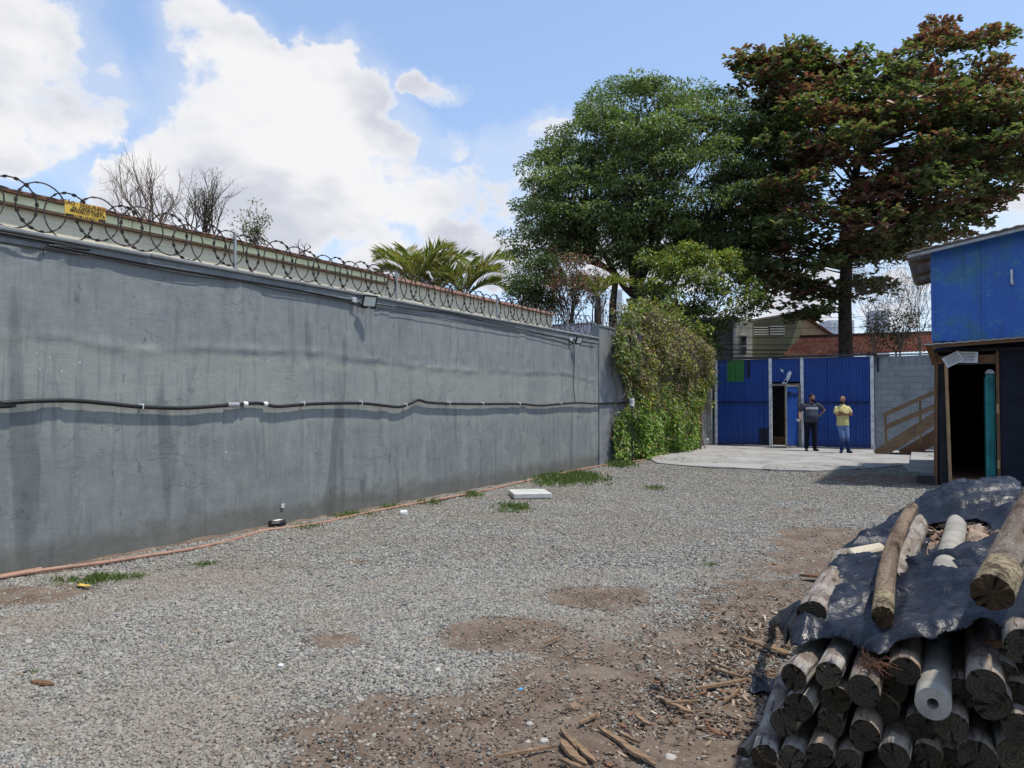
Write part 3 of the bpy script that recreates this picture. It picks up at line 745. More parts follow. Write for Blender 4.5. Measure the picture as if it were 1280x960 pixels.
so_ = MB().box((0, 0, 0), (.004, L_, H_), None).build('plate', M_sign, None); so_.location = cs; so_.rotation_euler = (R(2), 0, 0)
def reparent(o, p): o.parent = p; o.matrix_parent_inverse = _inv(p)
reparent(so_, sg)
M_ink = worn('black_print', (.02, .018, .015), (.05, .04, .03), 20, .7)
o_ = MB().box((.0035, 0, -H_*.42), (.002, L_*.98, H_*.16)).build('black_strip', M_ink, None); o_.location = cs; o_.rotation_euler = (R(2), 0, 0); reparent(o_, sg)
def text(name, body, size, loc, rot, m_, parent, sx_=1., align='CENTER', bold=0.):
    cu = bpy.data.curves.new(name, 'FONT'); cu.body = body; cu.size = size; cu.align_x = align; cu.align_y = 'CENTER'; cu.extrude = .0006; cu.offset = bold
    o = bpy.data.objects.new(name, cu); COL.objects.link(o); o.location = tuple(map(float, loc)); o.rotation_euler = rot; o.scale = (sx_, 1, 1); cu.materials.append(m_)
    me = bpy.data.meshes.new_from_object(o); o2 = bpy.data.objects.new(name, me); COL.objects.link(o2)
    o2.location = o.location; o2.rotation_euler = rot; o2.scale = (sx_, 1, 1); bpy.data.objects.remove(o)
    if parent is not None: reparent(o2, parent)
    return o2
TR = (R(92), 0, R(90))
for body, dz, sz, dy, mm in (('AÇÃO · SEGURANÇA', .36, .05, 0, M_rust), ('AL OPERAÇÃO', .10, .042, .02, M_ink), ('MODELO CERTA', -.12, .042, .02, M_ink), ('TEL: 5613-7100', -.42, .036, .0, M_sign)):
    text('lettering', body, sz, (cs.x+.0065, cs.y+dy, cs.z+H_*dz), TR, mm, sg, 1.1, bold=.0008)

# sticker on the wall, bait box, paver, hose
p = OX(353.5, 632, XW+.012)
st = empty('sticker', p, 0, 'tiny white numbered sticker on the wall above the black box', 'sticker')
MB().box((XW+.016, p[1], p[2]), (.002, .052, .05)).build('label_face', M_white, st)
text('digits', '10', .036, (XW+.0185, p[1], p[2]), (R(90), 0, R(90)), M_ink, st)
def hexbox(c, L, Wd, H):
    e = empty('bait_box', c, 0, 'small black bait box with a white label at the foot of the wall', 'box')
    a = .28; out = [(-L/2, -Wd*.1), (-L/2+.05, Wd/2), (L/2-.05, Wd/2), (L/2, -Wd*.1), (L/2-.07, -Wd/2), (-L/2+.07, -Wd/2)]
    M2 = Matrix.Rotation(R(90+6), 3, 'Z'); C_ = Vector(tuple(c))
    def rg(s_, z): return [C_+M2 @ Vector((x*s_, y*s_, z)) for x, y in out]
    m = MB(); rings = [rg(.94, 0), rg(1., H*.6), rg(1.04, H*.62), rg(1.04, H*.72), rg(.86, H)]
    vs = sum(rings, []); fs = []
    for i in range(4):
        for k in range(6): fs.append((i*6+k, i*6+(k+1) % 6, (i+1)*6+(k+1) % 6, (i+1)*6+k))
    fs.append(tuple(24+k for k in range(6))); m.add(vs, [f_[::-1] for f_ in fs]); m.build('shell', M_black, e)
    MB().box(C_+Vector((.0, .0, H+.002)), (.07, .12, .003), M2 @ Matrix.Rotation(R(90), 3, 'Z')).build('label_sheet', M_white, e)
pb = G(361, 660); hexbox((XW+.16, pb[1]-.02, .0), .25, .17, .085)
hp = [(-40,728),(0,721.5),(60,712),(120,704.5),(180,695.5),(240,686),(290,675),(330,663.5),(352,660.5),(400,654),(440,645),(500,633),(560,622),(600,614.5),(650,603),(700,592),(745,583),(780,577.5),(805,575),(830,570),(850,564),(865,560.5)]
M_hose = worn('brown_hose', (.34, .20, .14), (.24, .14, .10), 7, .6, .3)
cable('hose', [np.array([XW+.3, -4, .03])]+[G(x, y, .022) for x, y in hp], .02, 'faded reddish brown hose lying along the foot of the grey wall', M_hose, 'hose', None, 8, 5)
c = G(662, 621); 
m = MB(); m.box((c[0], c[1], .05), (.62, .62, .085), Matrix.Rotation(R(38), 3, 'Z'), .012); m.build('paving_slab', M_slab if 'M_slab' in globals() else worn('pale_slab', (.50, .50, .47), (.40, .40, .37), 5, .9)); tag(bpy.data.objects['paving_slab'], 'loose square pale concrete slab lying on the gravel', 'paving slab')

# meter box and black stake in the vine
e = empty('junction_box', G(791, 575), 0, 'small white junction box on a black pole in the vine, where the conduit ends', 'junction box')
p = OX(790, 503, XW+.55); bx, by = p[0], p[1]
MB().box((bx, by, p[2]), (.09, .13, .2), None, .012).build('box', M_white, e)
MB().tube([(bx, by, -.05), (bx, by, p[2]-.1)], .018, 6).build('pole', M_black, e)
MB().tube([OX(778, 503.5, XW+.055), (bx, by-.06, p[2])], .024, 8).build('conduit_end', M_black, e)

# ================================================================== NEIGHBOUR BUILDINGS BEHIND THE WALL
XN = -8.35
zA = OX(0, 232, XN)[2]; zR = OX(0, 241, XN)[2]; zB_ = OX(0, 254, XN)[2]
yS = OX(482, 345, XN)[1]; yE = OX(690, 400, XN)[1]
nb = empty('neighbour_building', (XN-2, 2, 0), 0, 'cream building behind the wall with a pale green fascia and red-brown tile edge', 'building')
m = MB(); m.box((XN-2.0, (yS-9)/2, zB_/2), (4.0, yS+9, zB_)); m.build('wall', M_cream, nb)
y_ = -9.
while y_ < yS-.1:
    l_ = min(2.4, yS-y_); m = MB(); m.box((XN+.03, y_+l_/2, (zB_+zR)/2+.01), (.07, l_-.008, zR-zB_-.01+rnd.uniform(-.004, .004)), None, .006); m.build('fascia_panel', M_limeband, nb); y_ += l_
m = MB(); m.box((XN+.045, (yS-9)/2, zB_-.004), (.05, yS+9, .016)); m.box((XN+.045, (yS-9)/2, zR+.012), (.12, yS+9, .02)); m.build('trim_strip', M_rust, nb)
tile = MB()
prof = [(math.cos(a)*.085, math.sin(a)*.026) for a in np.linspace(0, math.pi, 7)]
def halftile(m, c, L, up=(0, 0, 1), tilt=.25):
    vs = []
    for i in (0, 1):
        for (a, b) in prof: vs.append((c[0]-i*L, c[1]+a*(1-.12*i), c[2]+b+i*L*tilt))
    for i in (0, 1):
        for (a, b) in prof: vs.append((c[0]-i*L, c[1]+a*.8*(1-.12*i), c[2]+b*.65+i*L*tilt))
    n = 7; fs = [(k, k+1, n+k+1, n+k) for k in range(6)] + [(2*n+k+1, 2*n+k, 3*n+k, 3*n+k+1) for k in range(6)] + [(k, 2*n+k, 2*n+k+1, k+1) for k in range(6)]
    m.add(vs, fs)
halftile(tile, (0, 0, 0), .42); tme = tile.mesh('roof_tile', True); tme.materials.append(M_rooftile)
y_ = -8.9; k = 0
while y_ < yS:
    o = link('roof_tile', tme, nb); o.location = (XN+.09+rnd.uniform(-.012, .012), y_, zR+.025+rnd.uniform(-.006, .006)); o.rotation_euler = (0, 0, rnd.uniform(-.03, .03)); y_ += .165
m = MB(); m.prism([(XN+.06, -9, zR+.02), (XN-2.2, -9, zR+.5), (XN-4.2, -9, zR+.02)], (0, yS+9, 0)); m.build('roof', M_rooftile, nb)

z2 = OX(560, 366, XN)[2]
nb2 = empty('neighbour_building', (XN-2, 13, 0), 0, 'lower plain cream building with a thin pink roof edge, in front of the palms', 'building')
MB().box((XN-1.6, (yS+yE)/2+.01, z2/2), (3.2, yE-yS-.02, z2)).build('wall', M_cream, nb2)
MB().box((XN-1.56, (yS+yE)/2+.01, z2+.025), (3.34, yE-yS+.03, .05)).build('roof_edge', worn('pink_render', (.45, .26, .2), (.3, .16, .12), 6), nb2)
z3 = D(715, 404.5, 18.6)[2]
p3 = D(744, 404, 18.4)
lw = empty('cross_wall', (XW-1.2, Y_END+.2, 0), 0, 'pale lilac neighbour wall seen through the last loops of wire', 'wall')
MB().box((XW-1.6, Y_END+.3, z3/2), (2.7, .18, z3)).build('wall_body', M_lilac, lw)
MB().box((XW-1.6, Y_END+.3, z3+.022), (2.76, .24, .04)).build('coping', f_cope, lw)

# ================================================================== GATE
YG = Y_GATE
def gx(px): return OY(px, 503, YG)[0]
ZT = 3.10
gate = empty('metal_gate', ((gx(895)+gx(1090))/2, YG, 0), 0, 'blue corrugated metal gate with white posts and a wicket door', 'gate')
def corrug(name, x0, x1, z0, z1, y, mat_, parent, pitch=.19, dep=.032):
    m = MB(); xs = [x0]; offs = [0]
    x = x0
    while x < x1-1e-6:
        for dx, o_ in ((pitch*.52, 0), (pitch*.62, -dep), (pitch*.88, -dep), (pitch, 0)):
            q = min(x+dx, x1); xs.append(q); offs.append(o_)
            if q >= x1: break
        x += pitch
    vs = []; n = len(xs)
    for z in (z0, z1):
        for a, b in zip(xs, offs): vs.append((a, y+b, z))
    for z in (z0, z1):
        for a, b in zip(xs, offs): vs.append((a, y+b+.006, z))
    fs = [(i, i+1, n+i+1, n+i) for i in range(n-1)] + [(2*n+i+1, 2*n+i, 3*n+i, 3*n+i+1) for i in range(n-1)]
    m.add(vs, fs); return m.build(name, mat_, parent)
xl, xa, xb, xr = gx(895.5), gx(963.5), gx(1003), gx(1090.5)
def sheets(x0, x1, n, z0, z1, y=YG):
    w_ = (x1-x0)/n
    for i in range(n): corrug('corrugated_sheet', x0+i*w_-.03, x0+(i+1)*w_+.03, z0+rnd.uniform(0, .012), z1, y+.012*(i % 2)+rnd.uniform(-.002, .002), M_blue, gate)
sheets(xl+.05, xa-.06, 2, .06, ZT-.06); sheets(xb+.05, xr-.05, 3, .06, ZT-.06); sheets(xa+.06, xb-.05, 1, OY(985, 478, YG)[2]+.02, ZT-.06)
for x, w_, nm in ((xl, .09, 'post'), (xa, .10, 'post'), (xb, .10, 'post'), (xr, .10, 'post')):
    MB().box((x, YG-.045, ZT/2+.02), (w_, .07, ZT-.04), None, .006).build('gate_post', M_white, gate)
m = MB(); m.box(((xl+xr)/2, YG-.02, ZT+.0), (xr-xl+.3, .14, .07)); m.box(((xl+xr)/2, YG-.02, .03), (xr-xl, .10, .055)); m.build('rail', worn('dark_steel', (.05, .05, .055), (.03, .03, .03)), gate)
zr = OY(930, 503, YG)[2]
M_dsteel = worn('dark_blue_steel', (.012, .02, .06), (.01, .01, .02))
for a, b in ((xl+.05, xa-.06), (xb+.06, xr-.05)): MB().box(((a+b)/2, YG-.05, zr), (b-a, .035, .045)).build('mid_rail', M_dsteel, gate)
# painted patches on the sheets: thin sheets following the ribs
pg0, pg1 = OY(909, 452, YG), OY(930, 477, YG); corrug('green_patch', pg0[0], pg1[0], pg1[2], ZT-.07, YG-.012, M_green, gate, .19, .033)
pg0, pg1 = OY(930.6, 452, YG), OY(937, 472, YG); corrug('dark_patch', pg0[0], pg1[0], pg1[2], ZT-.07, YG-.012, M_dpatch, gate, .19, .033)
pg0, pg1 = OY(949, 535, YG), OY(961, 557, YG); corrug('dark_patch', pg0[0], pg1[0], .08, pg0[2], YG-.012, M_dpatch, gate, .19, .033)
M_paper = worn('torn_paper', (.62, .66, .72), (.50, .54, .62), 12, .8)
for pts in ([(975,461),(979,462),(979,466),(976.5,464)], [(984,467),(987,463),(990,466),(987,473),(984,478),(981,478),(979,477),(983,472)], [(977,479),(983,474),(984,479),(981,481)]):
    m = MB(); m.prism([OY(x, y, YG-.05) for x, y in pts], (0, .004, 0)); m.build('torn_poster', M_paper, gate)
# wicket: frame and ajar leaf
M_frame = worn('bare_frame', (.24, .225, .19), (.14, .12, .09), 9, .8)
zh = OY(985, 481, YG)[2]; m = MB(); xw0, xw1 = gx(966), gx(1000)
m.box(((xw0+xw1)/2, YG-.06, zh), (xw1-xw0+.06, .07, .07)); m.box((xw1+.02, YG-.06, zh/2), (.055, .07, zh)); m.build('wicket_frame', M_frame, gate)
leaf = empty('wicket_leaf', (0, 0, 0)); reparent(leaf, gate)
wl = (xw1-xw0)*.98; ang = R(20); hx, hy = xw1-.02, YG-.12
H0 = Vector((hx, hy, 0))
for _ in range(80):
    Mz = Matrix.Rotation(ang, 3, 'Z')
    if PXL(H0+Mz @ Vector((-wl, 0, 1.)))[0] > 982: break
    ang += R(1)
def LL(x, y, z): return H0+Mz @ Vector((-x, y, z))
m = MB(); n = 12; vs = []; off = [0, -.02, -.02, 0]
for z in (.10, zh-.08):
    for i in range(n+1): vs.append(LL(.04+(wl-.08)*i/n, off[i % 4], z))
m.add(vs, [(i, i+1, n+1+i+1, n+1+i) for i in range(n)]); m.add([tuple(Vector(v)+Mz @ Vector((0, .012, 0))) for v in vs], [(i+1, i, n+1+i, n+2+i) for i in range(n)])
o = m.build('leaf_sheet', M_blue, leaf)
m = MB()
for x in (.02, wl-.02): m.box(LL(x, 0, (zh+.02)/2), (.045, .05, zh-.06), Mz)
for z in (.08, zh-.05): m.box(LL(wl/2, 0, z), (wl, .045, .045), Mz)
m.build('leaf_frame', M_frame, leaf)
m = MB(); zl = 1.0+CAMZ-1.0+.2; m.box(LL(wl/2, -.035, OY(990, 492, YG-.3)[2]), (wl*.8, .03, .04), Mz); m.box(LL(wl*.8, -.05, OY(990, 492, YG-.3)[2]), (.06, .05, .14), Mz); m.build('latch', M_dsteel, leaf)
# added near-black boards that make the view through the wicket dark
db = empty('doorway_backing', (gx(972), YG+1.4, 0), 0, 'added dark backing that blackens the view through the open wicket door of the gate', 'backing')
M_dark = worn('near_black', (.012, .011, .010), (.02, .018, .015), 4, .9, .1)
for i in range(6): MB().box((gx(972)-1.2+i*.42, YG+1.4+.02*(i % 2), 1.35), (.45, .03, 2.1)).build('board', M_dark, db)
MB().box((gx(972)-.1, YG+1.36, .17), (2.6, .05, .3)).build('backing_foot', M_brownwood, db)
MB().box((gx(972)-.1, YG+1.40, 2.41), (2.9, .4, .03)).build('cover_strip', M_dark, db)

# concrete pier and steel bits left of the gate
e = tag(MB().box((gx(887), YG-.25, 1.5), (.30, .18, 3.0), None, .01).build('gate_pier', M_conc), 'slim grey concrete pier between the vine and the blue gate', 'pier')
pm = OY(873.5, 497, 25.4); e = empty('meter_box', (pm[0], 25.4, 0), 0, 'white meter box on a post beside the gate, above the wooden stake', 'meter box')
MB().box(pm, (.30, .14, .36), None, .02).build('box', M_white, e); MB().box(pm+np.array([.03, -.075, .0]), (.1, .01, .12)).build('window', M_dark, e)
MB().tube([(pm[0]-.02, 25.46, 0), (pm[0]-.02, 25.46, pm[2])], .03, 8).build('post', M_dark, e)
pk = G(876, 562, .03); tag(MB().box((pk[0], pk[1], .62), (.07, .06, 1.25), (R(2), R(1), .4), .006).build('wooden_stake', M_plank), 'upright wooden stake under the meter box', 'stake')
e = empty('standpipe', G(881, 562), 0, 'small white and grey standpipe with a tap at the foot of the stake', 'pipe')
q = G(881, 562); MB().tube([(q[0], q[1], 0), (q[0], q[1], .34), (q[0]+.1, q[1], .36), (q[0]+.1, q[1], .2)], .025, 8).build('pipe', M_white, e, True); MB().tube([(q[0]-.12, q[1], 0), (q[0]-.12, q[1], .42)], .022, 8).build('pipe', M_white, e)
MB().box((q[0]+.1, q[1]-.04, .3), (.05, .1, .06), None, .01).build('tap', M_steel, e)

# ================================================================== BLOCK WALL
bw = empty('block_wall', (0, YG+.1, 0), 0, 'unpainted grey concrete block wall between the gate and the shed', 'wall')
x0 = xr+.055; ztb = OY(1130, 443, YG)[2]; bh = .197; rows = 16; x1 = 2.4
MB().box(((x0+x1)/2, YG+.12, ztb/2-.02), (x1-x0-.01, .145, ztb-.05)).build('mortar_core', M_mortar, bw)
bm_ = [MB().box((0, 0, 0), (.391, .13, .190), None, .006).mesh('block'), MB().box((0, 0, 0), (.192, .13, .190), None, .006).mesh('block')]
for q in bm_: q.materials.append(M_block)
for r_ in range(rows):
    x = x0 + (.0 if r_ % 2 else -.2); z = .10+r_*bh
    if z > ztb-.04: break
    while x < x1:
        a = max(x, x0); b = x+.4
        half = (b-a) < .3
        o = link('block', bm_[1 if half else 0], bw); o.location = ((a+b)/2, YG+.105+rnd.uniform(-.004, .004), z); o.rotation_euler = (0, rnd.uniform(-.006, .006), rnd.uniform(-.008, .008)); x += .4
MB().box(((x0+x1)/2, YG+.11, ztb+.01), (x1-x0, .16, .05), None, .01).build('coping', M_mortar, bw)
p = OY(1098, 444, YG); m = MB(); m.box((p[0]+.05, YG-.02, p[2]-.02), (.55, .04, .03)); m.box((p[0]-.02, YG-.03, p[2]-.3), (.05, .04, .5)); tag(m.build('wall_bracket', M_dsteel), 'dark steel bracket fixed at the corner of block wall and gate', 'bracket')

# ================================================================== WOODEN STAIR
YS = 24.6
sr = empty('wooden_stair', OY(1135, 560, YS), 0, 'rough timber stair with a two-board handrail rising behind the shed', 'stair')
def board(px0, py0, px1, py1, wpx, name, y=YS, th=.035, mat_=M_plank):
    a = Vector(OY(px0, py0, y)); b = Vector(OY(px1, py1, y)); d = (b-a); L = d.length; an = math.atan2(d.z, d.x); w_ = wpx/F*22.5
    MB().box((a+b)/2, (L, th, w_), Matrix.Rotation(-an, 3, 'Y')).build(name, mat_, sr)
for k_, yy in enumerate((YS, YS+.85)):
    board(1096, 569, 1200, 503, 13, 'stringer', yy)
board(1128, 570, 1200, 528, 15, 'skirt_board', YS+.03, .03, M_brownwood)
board(1104, 519, 1200, 476, 5, 'handrail_board', YS-.04); board(1107, 534, 1200, 495, 6, 'handrail_board', YS-.045)
a = OY(1107, 520, YS); b = OY(1108, 562, YS); MB().box(((a[0]+b[0])/2, YS+.03, (a[2])/2+.0), (.07, .05, a[2]), (0, R(-2), 0)).build('newel', M_plank, sr)
for px in (1150, 1185): q = OY(px, 497-(px-1150)*.42, YS); MB().box((q[0], YS+.03, q[2]/2+.2), (.06, .05, max(q[2]-.4, .3))).build('rail_post', M_plank, sr)
a = Vector(OY(1098, 563, YS)); b = Vector(OY(1200, 497, YS))
for i in range(1, 13):
    u = i/13; p = a.lerp(b, u); MB().box((p.x, YS+.43, p.z-.08), (.24, .82, .035)).build('tread', M_plank, sr)
q = G(1150, 579, 0); tag(MB().prism([(*G(1137, 588.5)[:2], -.02), (*G(1172, 591)[:2], -.02), (*G(1172, 568)[:2], -.02), (*G(1140, 567)[:2], -.02)], (0, 0, .15)).build('concrete_step', M_apron), 'low concrete step at the foot of the wooden stair', 'step')

# ================================================================== SHED
YF = 16.1
def sx_(px, y=YF): return OY(px, 503, y)[0]
def sz(px, py, y=YF): return OY(px, py, y)[2]
shed = empty('shed', (1.4, YF+2, 0), 0, 'two-storey shed, dark doorway below and bright blue sheet metal above', 'shed')
xs0 = sx_(1168); xd0 = sx_(1185); xd1 = sx_(1244.5); xe = 4.2; zl = sz(1200, 440); depth = 5.2
M_dpanel = worn('dark_ply', (.028, .030, .034), (.018, .018, .02), 3, .85, .2, .002, 0, .3); M_navy = worn('navy_board', (.012, .016, .028), (.008, .010, .016), 3, .8, .2, .002, 0, .3)
MB().box((xs0+.02, YF+.03, zl/2), (.06, .09, zl), (0, R(1.0), 0)).build('corner_post', M_brownwood, shed)
MB().box(((xs0+xd0)/2+.04, YF+.05, zl/2-.04), (xd0-xs0-.05, .025, zl-.12)).build('side_panel', M_dpanel, shed)
st_ = Vector((xd0+.02, YF-.03, 0)); MB().box((xd0+.0, YF-.05, 1.12), (.055, .045, 2.27), (0, R(-1.2), 0)).build('leaning_stud', M_newwood, shed)
zh2 = sz(1215, 449); MB().box(((xs0+xd1)/2, YF+.0, zh2), (xd1-xs0+.06, .045, .15)).build('door_header', M_brownwood, shed)
MB().box((xd1+.035, YF-.0, zl/2), (.05, .07, zl)).build('door_jamb', M_brownwood, shed)
for z in (sz(1247, 511), sz(1247, 580)): MB().box((xd1+.03, YF-.04, z), (.045, .03, .17), None, .004).build('hinge', M_newwood, shed)
MB().box(((xd1+.07+xe)/2, YF+.03, zl/2), (xe-xd1-.07, .03, zl)).build('front_board', M_navy, shed)
MB().box((xs0+.03, YF+depth/2+.08, zl/2), (.04, depth-.1, zl)).build('side_wall', M_dpanel, shed)
MB().box((xe-.02, YF+depth/2+.08, zl/2), (.04, depth-.1, zl)).build('side_wall', M_dpanel, shed)
MB().box(((xs0+xe)/2, YF+depth, zl/2), (xe-xs0, .04, zl)).build('back_wall', M_dpanel, shed)
MB().box(((xs0+xe)/2+.02, YF+depth/2+.05, .12), (xe-xs0-.06, depth-.2, .05)).build('floor_deck', M_brownwood, shed)
MB().box(((xd0+xd1)/2, YF-.0, .12), (xd1-xd0, .05, .06)).build('threshold', M_plank, shed)
MB().box(((xs0+xe)/2, YF+depth/2, zl+.03), (xe-xs0, depth, .05)).build('deck', M_dpanel, shed)
# teal corrugated door leaf swung inward, rounded silver cap
M_teal = worn('teal_metal', (.02, .22, .22), (.015, .13, .14), 5, .5)
xt0, xt1 = sx_(1233), sx_(1243.5)
tl = empty('teal_door', (0, 0, 0)); reparent(tl, shed)
corrug('door_sheet', xt0, xt1+.01, .02, sz(1238, 468), YF+.09, M_teal, tl, .06, .02)
m = MB(); m.box((xt0-.004, YF+.50, sz(1238, 468)/2), (.02, .8, sz(1238, 468)-.1)); m.build('door_edge', M_teal, tl)
m = MB(); zc = sz(1238, 467); rr = (xt1-xt0)/2+.01
m.prism([((xt0+xt1)/2-rr*math.cos(a), YF+.07, zc+math.sin(a)*rr*1.1) for a in np.linspace(0, math.pi, 9)], (0, .3, 0)); m.build('silver_cap', M_steel, tl)
# upper storey
YU = YF+.12; xu0 = sx_(1166.5, YU); zu0 = sz(1166, 427, YU); zu1 = sz(1166, 306, YU)-.07; slope = (sz(1280, 281.5, YU)-zu1)/(sx_(1280, YU)-xu0)
m = MB(); m.prism([(xu0, YU, zu0), (xe, YU, zu0), (xe, YU, zu1+slope*(xe-xu0)), (xu0, YU, zu1)], (0, depth-.3, 0)); m.build('upper_box', M_blueshed, shed)
for px in (1231, 1345):
    x = sx_(px, YU); zt_ = zu1+slope*(x-xu0); MB().box((x, YU-.012, (zu0+zt_)/2), (.035, .02, zt_-zu0-.03)).build('cover_strip', M_blueshed, shed)
MB().box((xu0+.012, YU-.010, (zu0+zu1)/2), (.05, .02, zu1-zu0-.02)).build('cover_strip', M_blueshed, shed)
p = OY(1264.5, 346, YU-.03); m = MB(); m.box((p[0], YU-.03, p[2]), (.035, .05, .26), None, .006); m.build('lamp_bracket', M_white, shed); MB().box((p[0]+.01, YU-.05, p[2]-.13), (.05, .05, .05), None, .01).build('lamp_socket', M_steel, shed)
def f_fc(t):
    o = t.obj(); n = t.noise(t.mp(o, (1, 1, 1)), 2.2, 6, .6); return {'Base Color': t.mix(t.ss(n, .4, .65), (.30, .29, .27), (.19, .185, .175)), 'Normal': t.bump(t.noise(o, 40, 4), .003, .5)}
M_fc = mat('grey_corrugated_sheet', f_fc, .85)
def wavy(name, x0, x1, y0, y1, zf, amp, pitch, parent, mat_, th=.012):
    nx_ = int((x1-x0)/pitch*8)+1; m = MB(); vs = []
    X = np.linspace(x0, x1, nx_)
    for y in (y0, y1):
        for dz in (0, -th):
            for x in X: vs.append((x, y, zf(x, y)+amp*math.sin(2*math.pi*x/pitch)+dz))
    n = nx_; fs = []
    for i in range(n-1): fs += [(i, i+1, 2*n+i+1, 2*n+i), (n+i+1, n+i, 3*n+i, 3*n+i+1), (i+1, i, n+i, n+i+1), (2*n+i, 2*n+i+1, 3*n+i+1, 3*n+i)]
    fs += [(0, 2*n, 3*n, n), (n-1, 2*n-1, 4*n-1, 3*n-1)]
    m.add(vs, fs); return m.build(name, mat_, parent, True)
xo = OY(1132, 316, YF-.35)[0]; zo = OY(1132, 316, YF-.35)[2]; sl2 = (OY(1280, 280, YF-.35)[2]-zo)/(OY(1280, 280, YF-.35)[0]-xo)
zf = lambda x, y: max(zo+sl2*(x-xo), 0)
yb = YF
for _ in range(40):
    yb += .15
    if PXL((xo, yb, zo))[1] > 354: break
w_ = 1.1; x = xo
ny_ = 3
for j in range(ny_):
    ya = YF-.35+(yb-YF+.35)*j/ny_; yc = YF-.35+(yb-YF+.35)*(j+1)/ny_
    wavy('roof_sheet', xo, xe+.3, ya-.02, yc+.05, lambda x, y, j=j: zf(x, y)+.012*(j % 2), .008, .177, shed, M_fc)
m = MB(); m.prism([(xo+.03, YF-.30, zo-.04), (xe+.2, YF-.30, zf(xe+.2, 0)-.04), (xe+.2, YF-.30, zf(xe+.2, 0)-.09), (xo+.03, YF-.30, zo-.09)], (0, .06, 0)); m.build('roof_batten', M_steel, shed)
for yy in (YF+.6, YF+2.2, yb-.3):
    m = MB(); m.prism([(xo+.05, yy, zo-.03), (xe, yy, zf(xe, 0)-.03), (xe, yy, zf(xe, 0)-.10), (xo+.05, yy, zo-.10)], (0, .05, 0)); m.build('roof_batten', M_plank, shed)
# lower awning
YA = YF-.55; za = OY(1155, 431, YA)[2]; xa0 = OY(1155, 431, YA)[0]; sl3 = (OY(1280, 421.5, YA)[2]-za)/(OY(1280, 421, YA)[0]-xa0)
wavy('awning_sheet', xa0, xe, YA, YF+.2, lambda x, y: za+sl3*(x-xa0)+.10*(y-YA), .005, .177, shed, M_fc)
m = MB(); m.prism([(xa0+.02, YF-.25, za-.03+.03), (xa0+.14, YF-.25, za-.0), (xs0+.05, YF-.0, za-.35), (xs0-.03, YF-.0, za-.35)], (0, .05, 0)); m.build('awning_brace', M_brownwood, shed)
m = MB(); m.box(((xa0+xe)/2+.05, YA+.06, za-.03+sl3*(xe-xa0)/2), (xe-xa0-.1, .05, .07), (0, -math.atan(sl3), 0)); m.build('awning_rail', M_brownwood, shed)
# papers pinned over the door
for (cx, cy, w_, h_, an, lab) in ((1191, 449, .30, .20, R(28), 'tilted white notice sheet pinned over the shed door, the left one'), (1208, 446.5, .36, .20, R(-3), 'white notice sheet pinned flat over the shed door, the right one')):
    q = OY(cx, cy, YF-.07); e = empty('notice_sheet', q, 0, lab, 'notice')
    Mr = Matrix.Rotation(-an, 3, 'Y'); dy_ = -.012 if an > 0 else 0
    MB().box(Vector(q)+Vector((0, dy_, 0)), (w_, .003, h_), Mr).build('sheet', M_paper, e)
    m = MB()
    for k in range(6): m.box(Vector(q)+Vector((0, dy_-.003, 0))+Mr @ Vector((rnd.uniform(-.02, .02), 0, h_*(.36-.14*k))), (w_*rnd.uniform(.6, .85), .002, .008), Mr)
    m.build('print_lines', M_ink, e)
q = G(1158, 606); e = empty('black_tray', q, 0, 'small black tub on the ground at the foot of the shed post', 'tub')
m = MB(); m.box((q[0], q[1], .05), (.30, .2, .02)); 
for dx, dy, a, b in ((-.15, 0, .02, .2), (.15, 0, .02, .2), (0, -.1, .3, .02), (0, .1, .3, .02)): m.box((q[0]+dx, q[1]+dy, .1), (a, b, .12), (0, 0, 0))
m.build('tub', M_black, e)

# ================================================================== HOUSES AND TOWERS BEYOND THE GATE
def slab(poly, Y, th, name, mat_, parent):
    m = MB(); m.prism([D(x, y, Y) for x, y in poly], FWH*th); return m.build(name, mat_, parent)
M_olive = worn('olive_render', (.30, .305, .20), (.25, .255, .17), 1.2, .9, .2, .003); M_gsiding = worn('grey_siding', (.30, .30, .28), (.24, .24, .22), 2, .9)
M_lemon = worn('pale_cream_render', (.78, .77, .68), (.66, .65, .55), 2, .9); M_peach = worn('peach_render', (.70, .52, .36), (.58, .43, .29), 2, .9)
M_glass = mat('dark_glass', lambda t: {'Base Color': (.03, .035, .04), 'Roughness': .1}, .1, .5)
def pt(px, Y): return D(px, 503, Y)*np.array([1, 1, 0])
h = empty('olive_house', pt(960, 38), YAW, 'olive green house with a louvred window and slanting roof behind the gate', 'house')
slab([(938,470),(1002,470),(1002,392),(938,402)], 38, 5, 'front_wall', M_olive, h)
slab([(935,402.2),(1004,391.2),(1004,388.8),(935,399.8)], 37.8, 5.4, 'roof_edge', M_conc, h)
slab([(1002.2,470),(1042,470),(1042,420),(1002.2,392.5)], 38.4, 4.5, 'gable_wall', M_peach, h)
slab([(1003,394),(1043,421),(1043,418),(1003,391)], 38.2, 5., 'gable_verge', M_rooftile, h)
for k, (a, b) in enumerate(((942.5, 960), (962.5, 980.5))):
    y0, y1 = 407-(a-942)*.06, 420-(a-942)*.02
    w = empty('window', D((a+b)/2, 420, 37.95)); reparent(w, h)
    slab([(a,y1),(b,y1),(b,y0),(a,y0)], 37.9, .14, 'pane', M_glass, w)
    for (q0, r0, q1, r1) in ((a-.8,y1+.8,b+.8,y1),(a-.8,y0,b+.8,y0-.8),(a-.8,y1,a,y0),(b,y1,b+.8,y0)): slab([(q0,r0),(q1,r0),(q1,r1),(q0,r1)], 37.85, .12, 'frame', M_gsiding, w)
    for j in range(4):
        yy = y0+1.5+j*(y1-y0-1)/4; slab([(a,yy+1.2),(b,yy+1.2),(b,yy),(a,yy)], 37.83, .06, 'louvre', M_lemon, w)
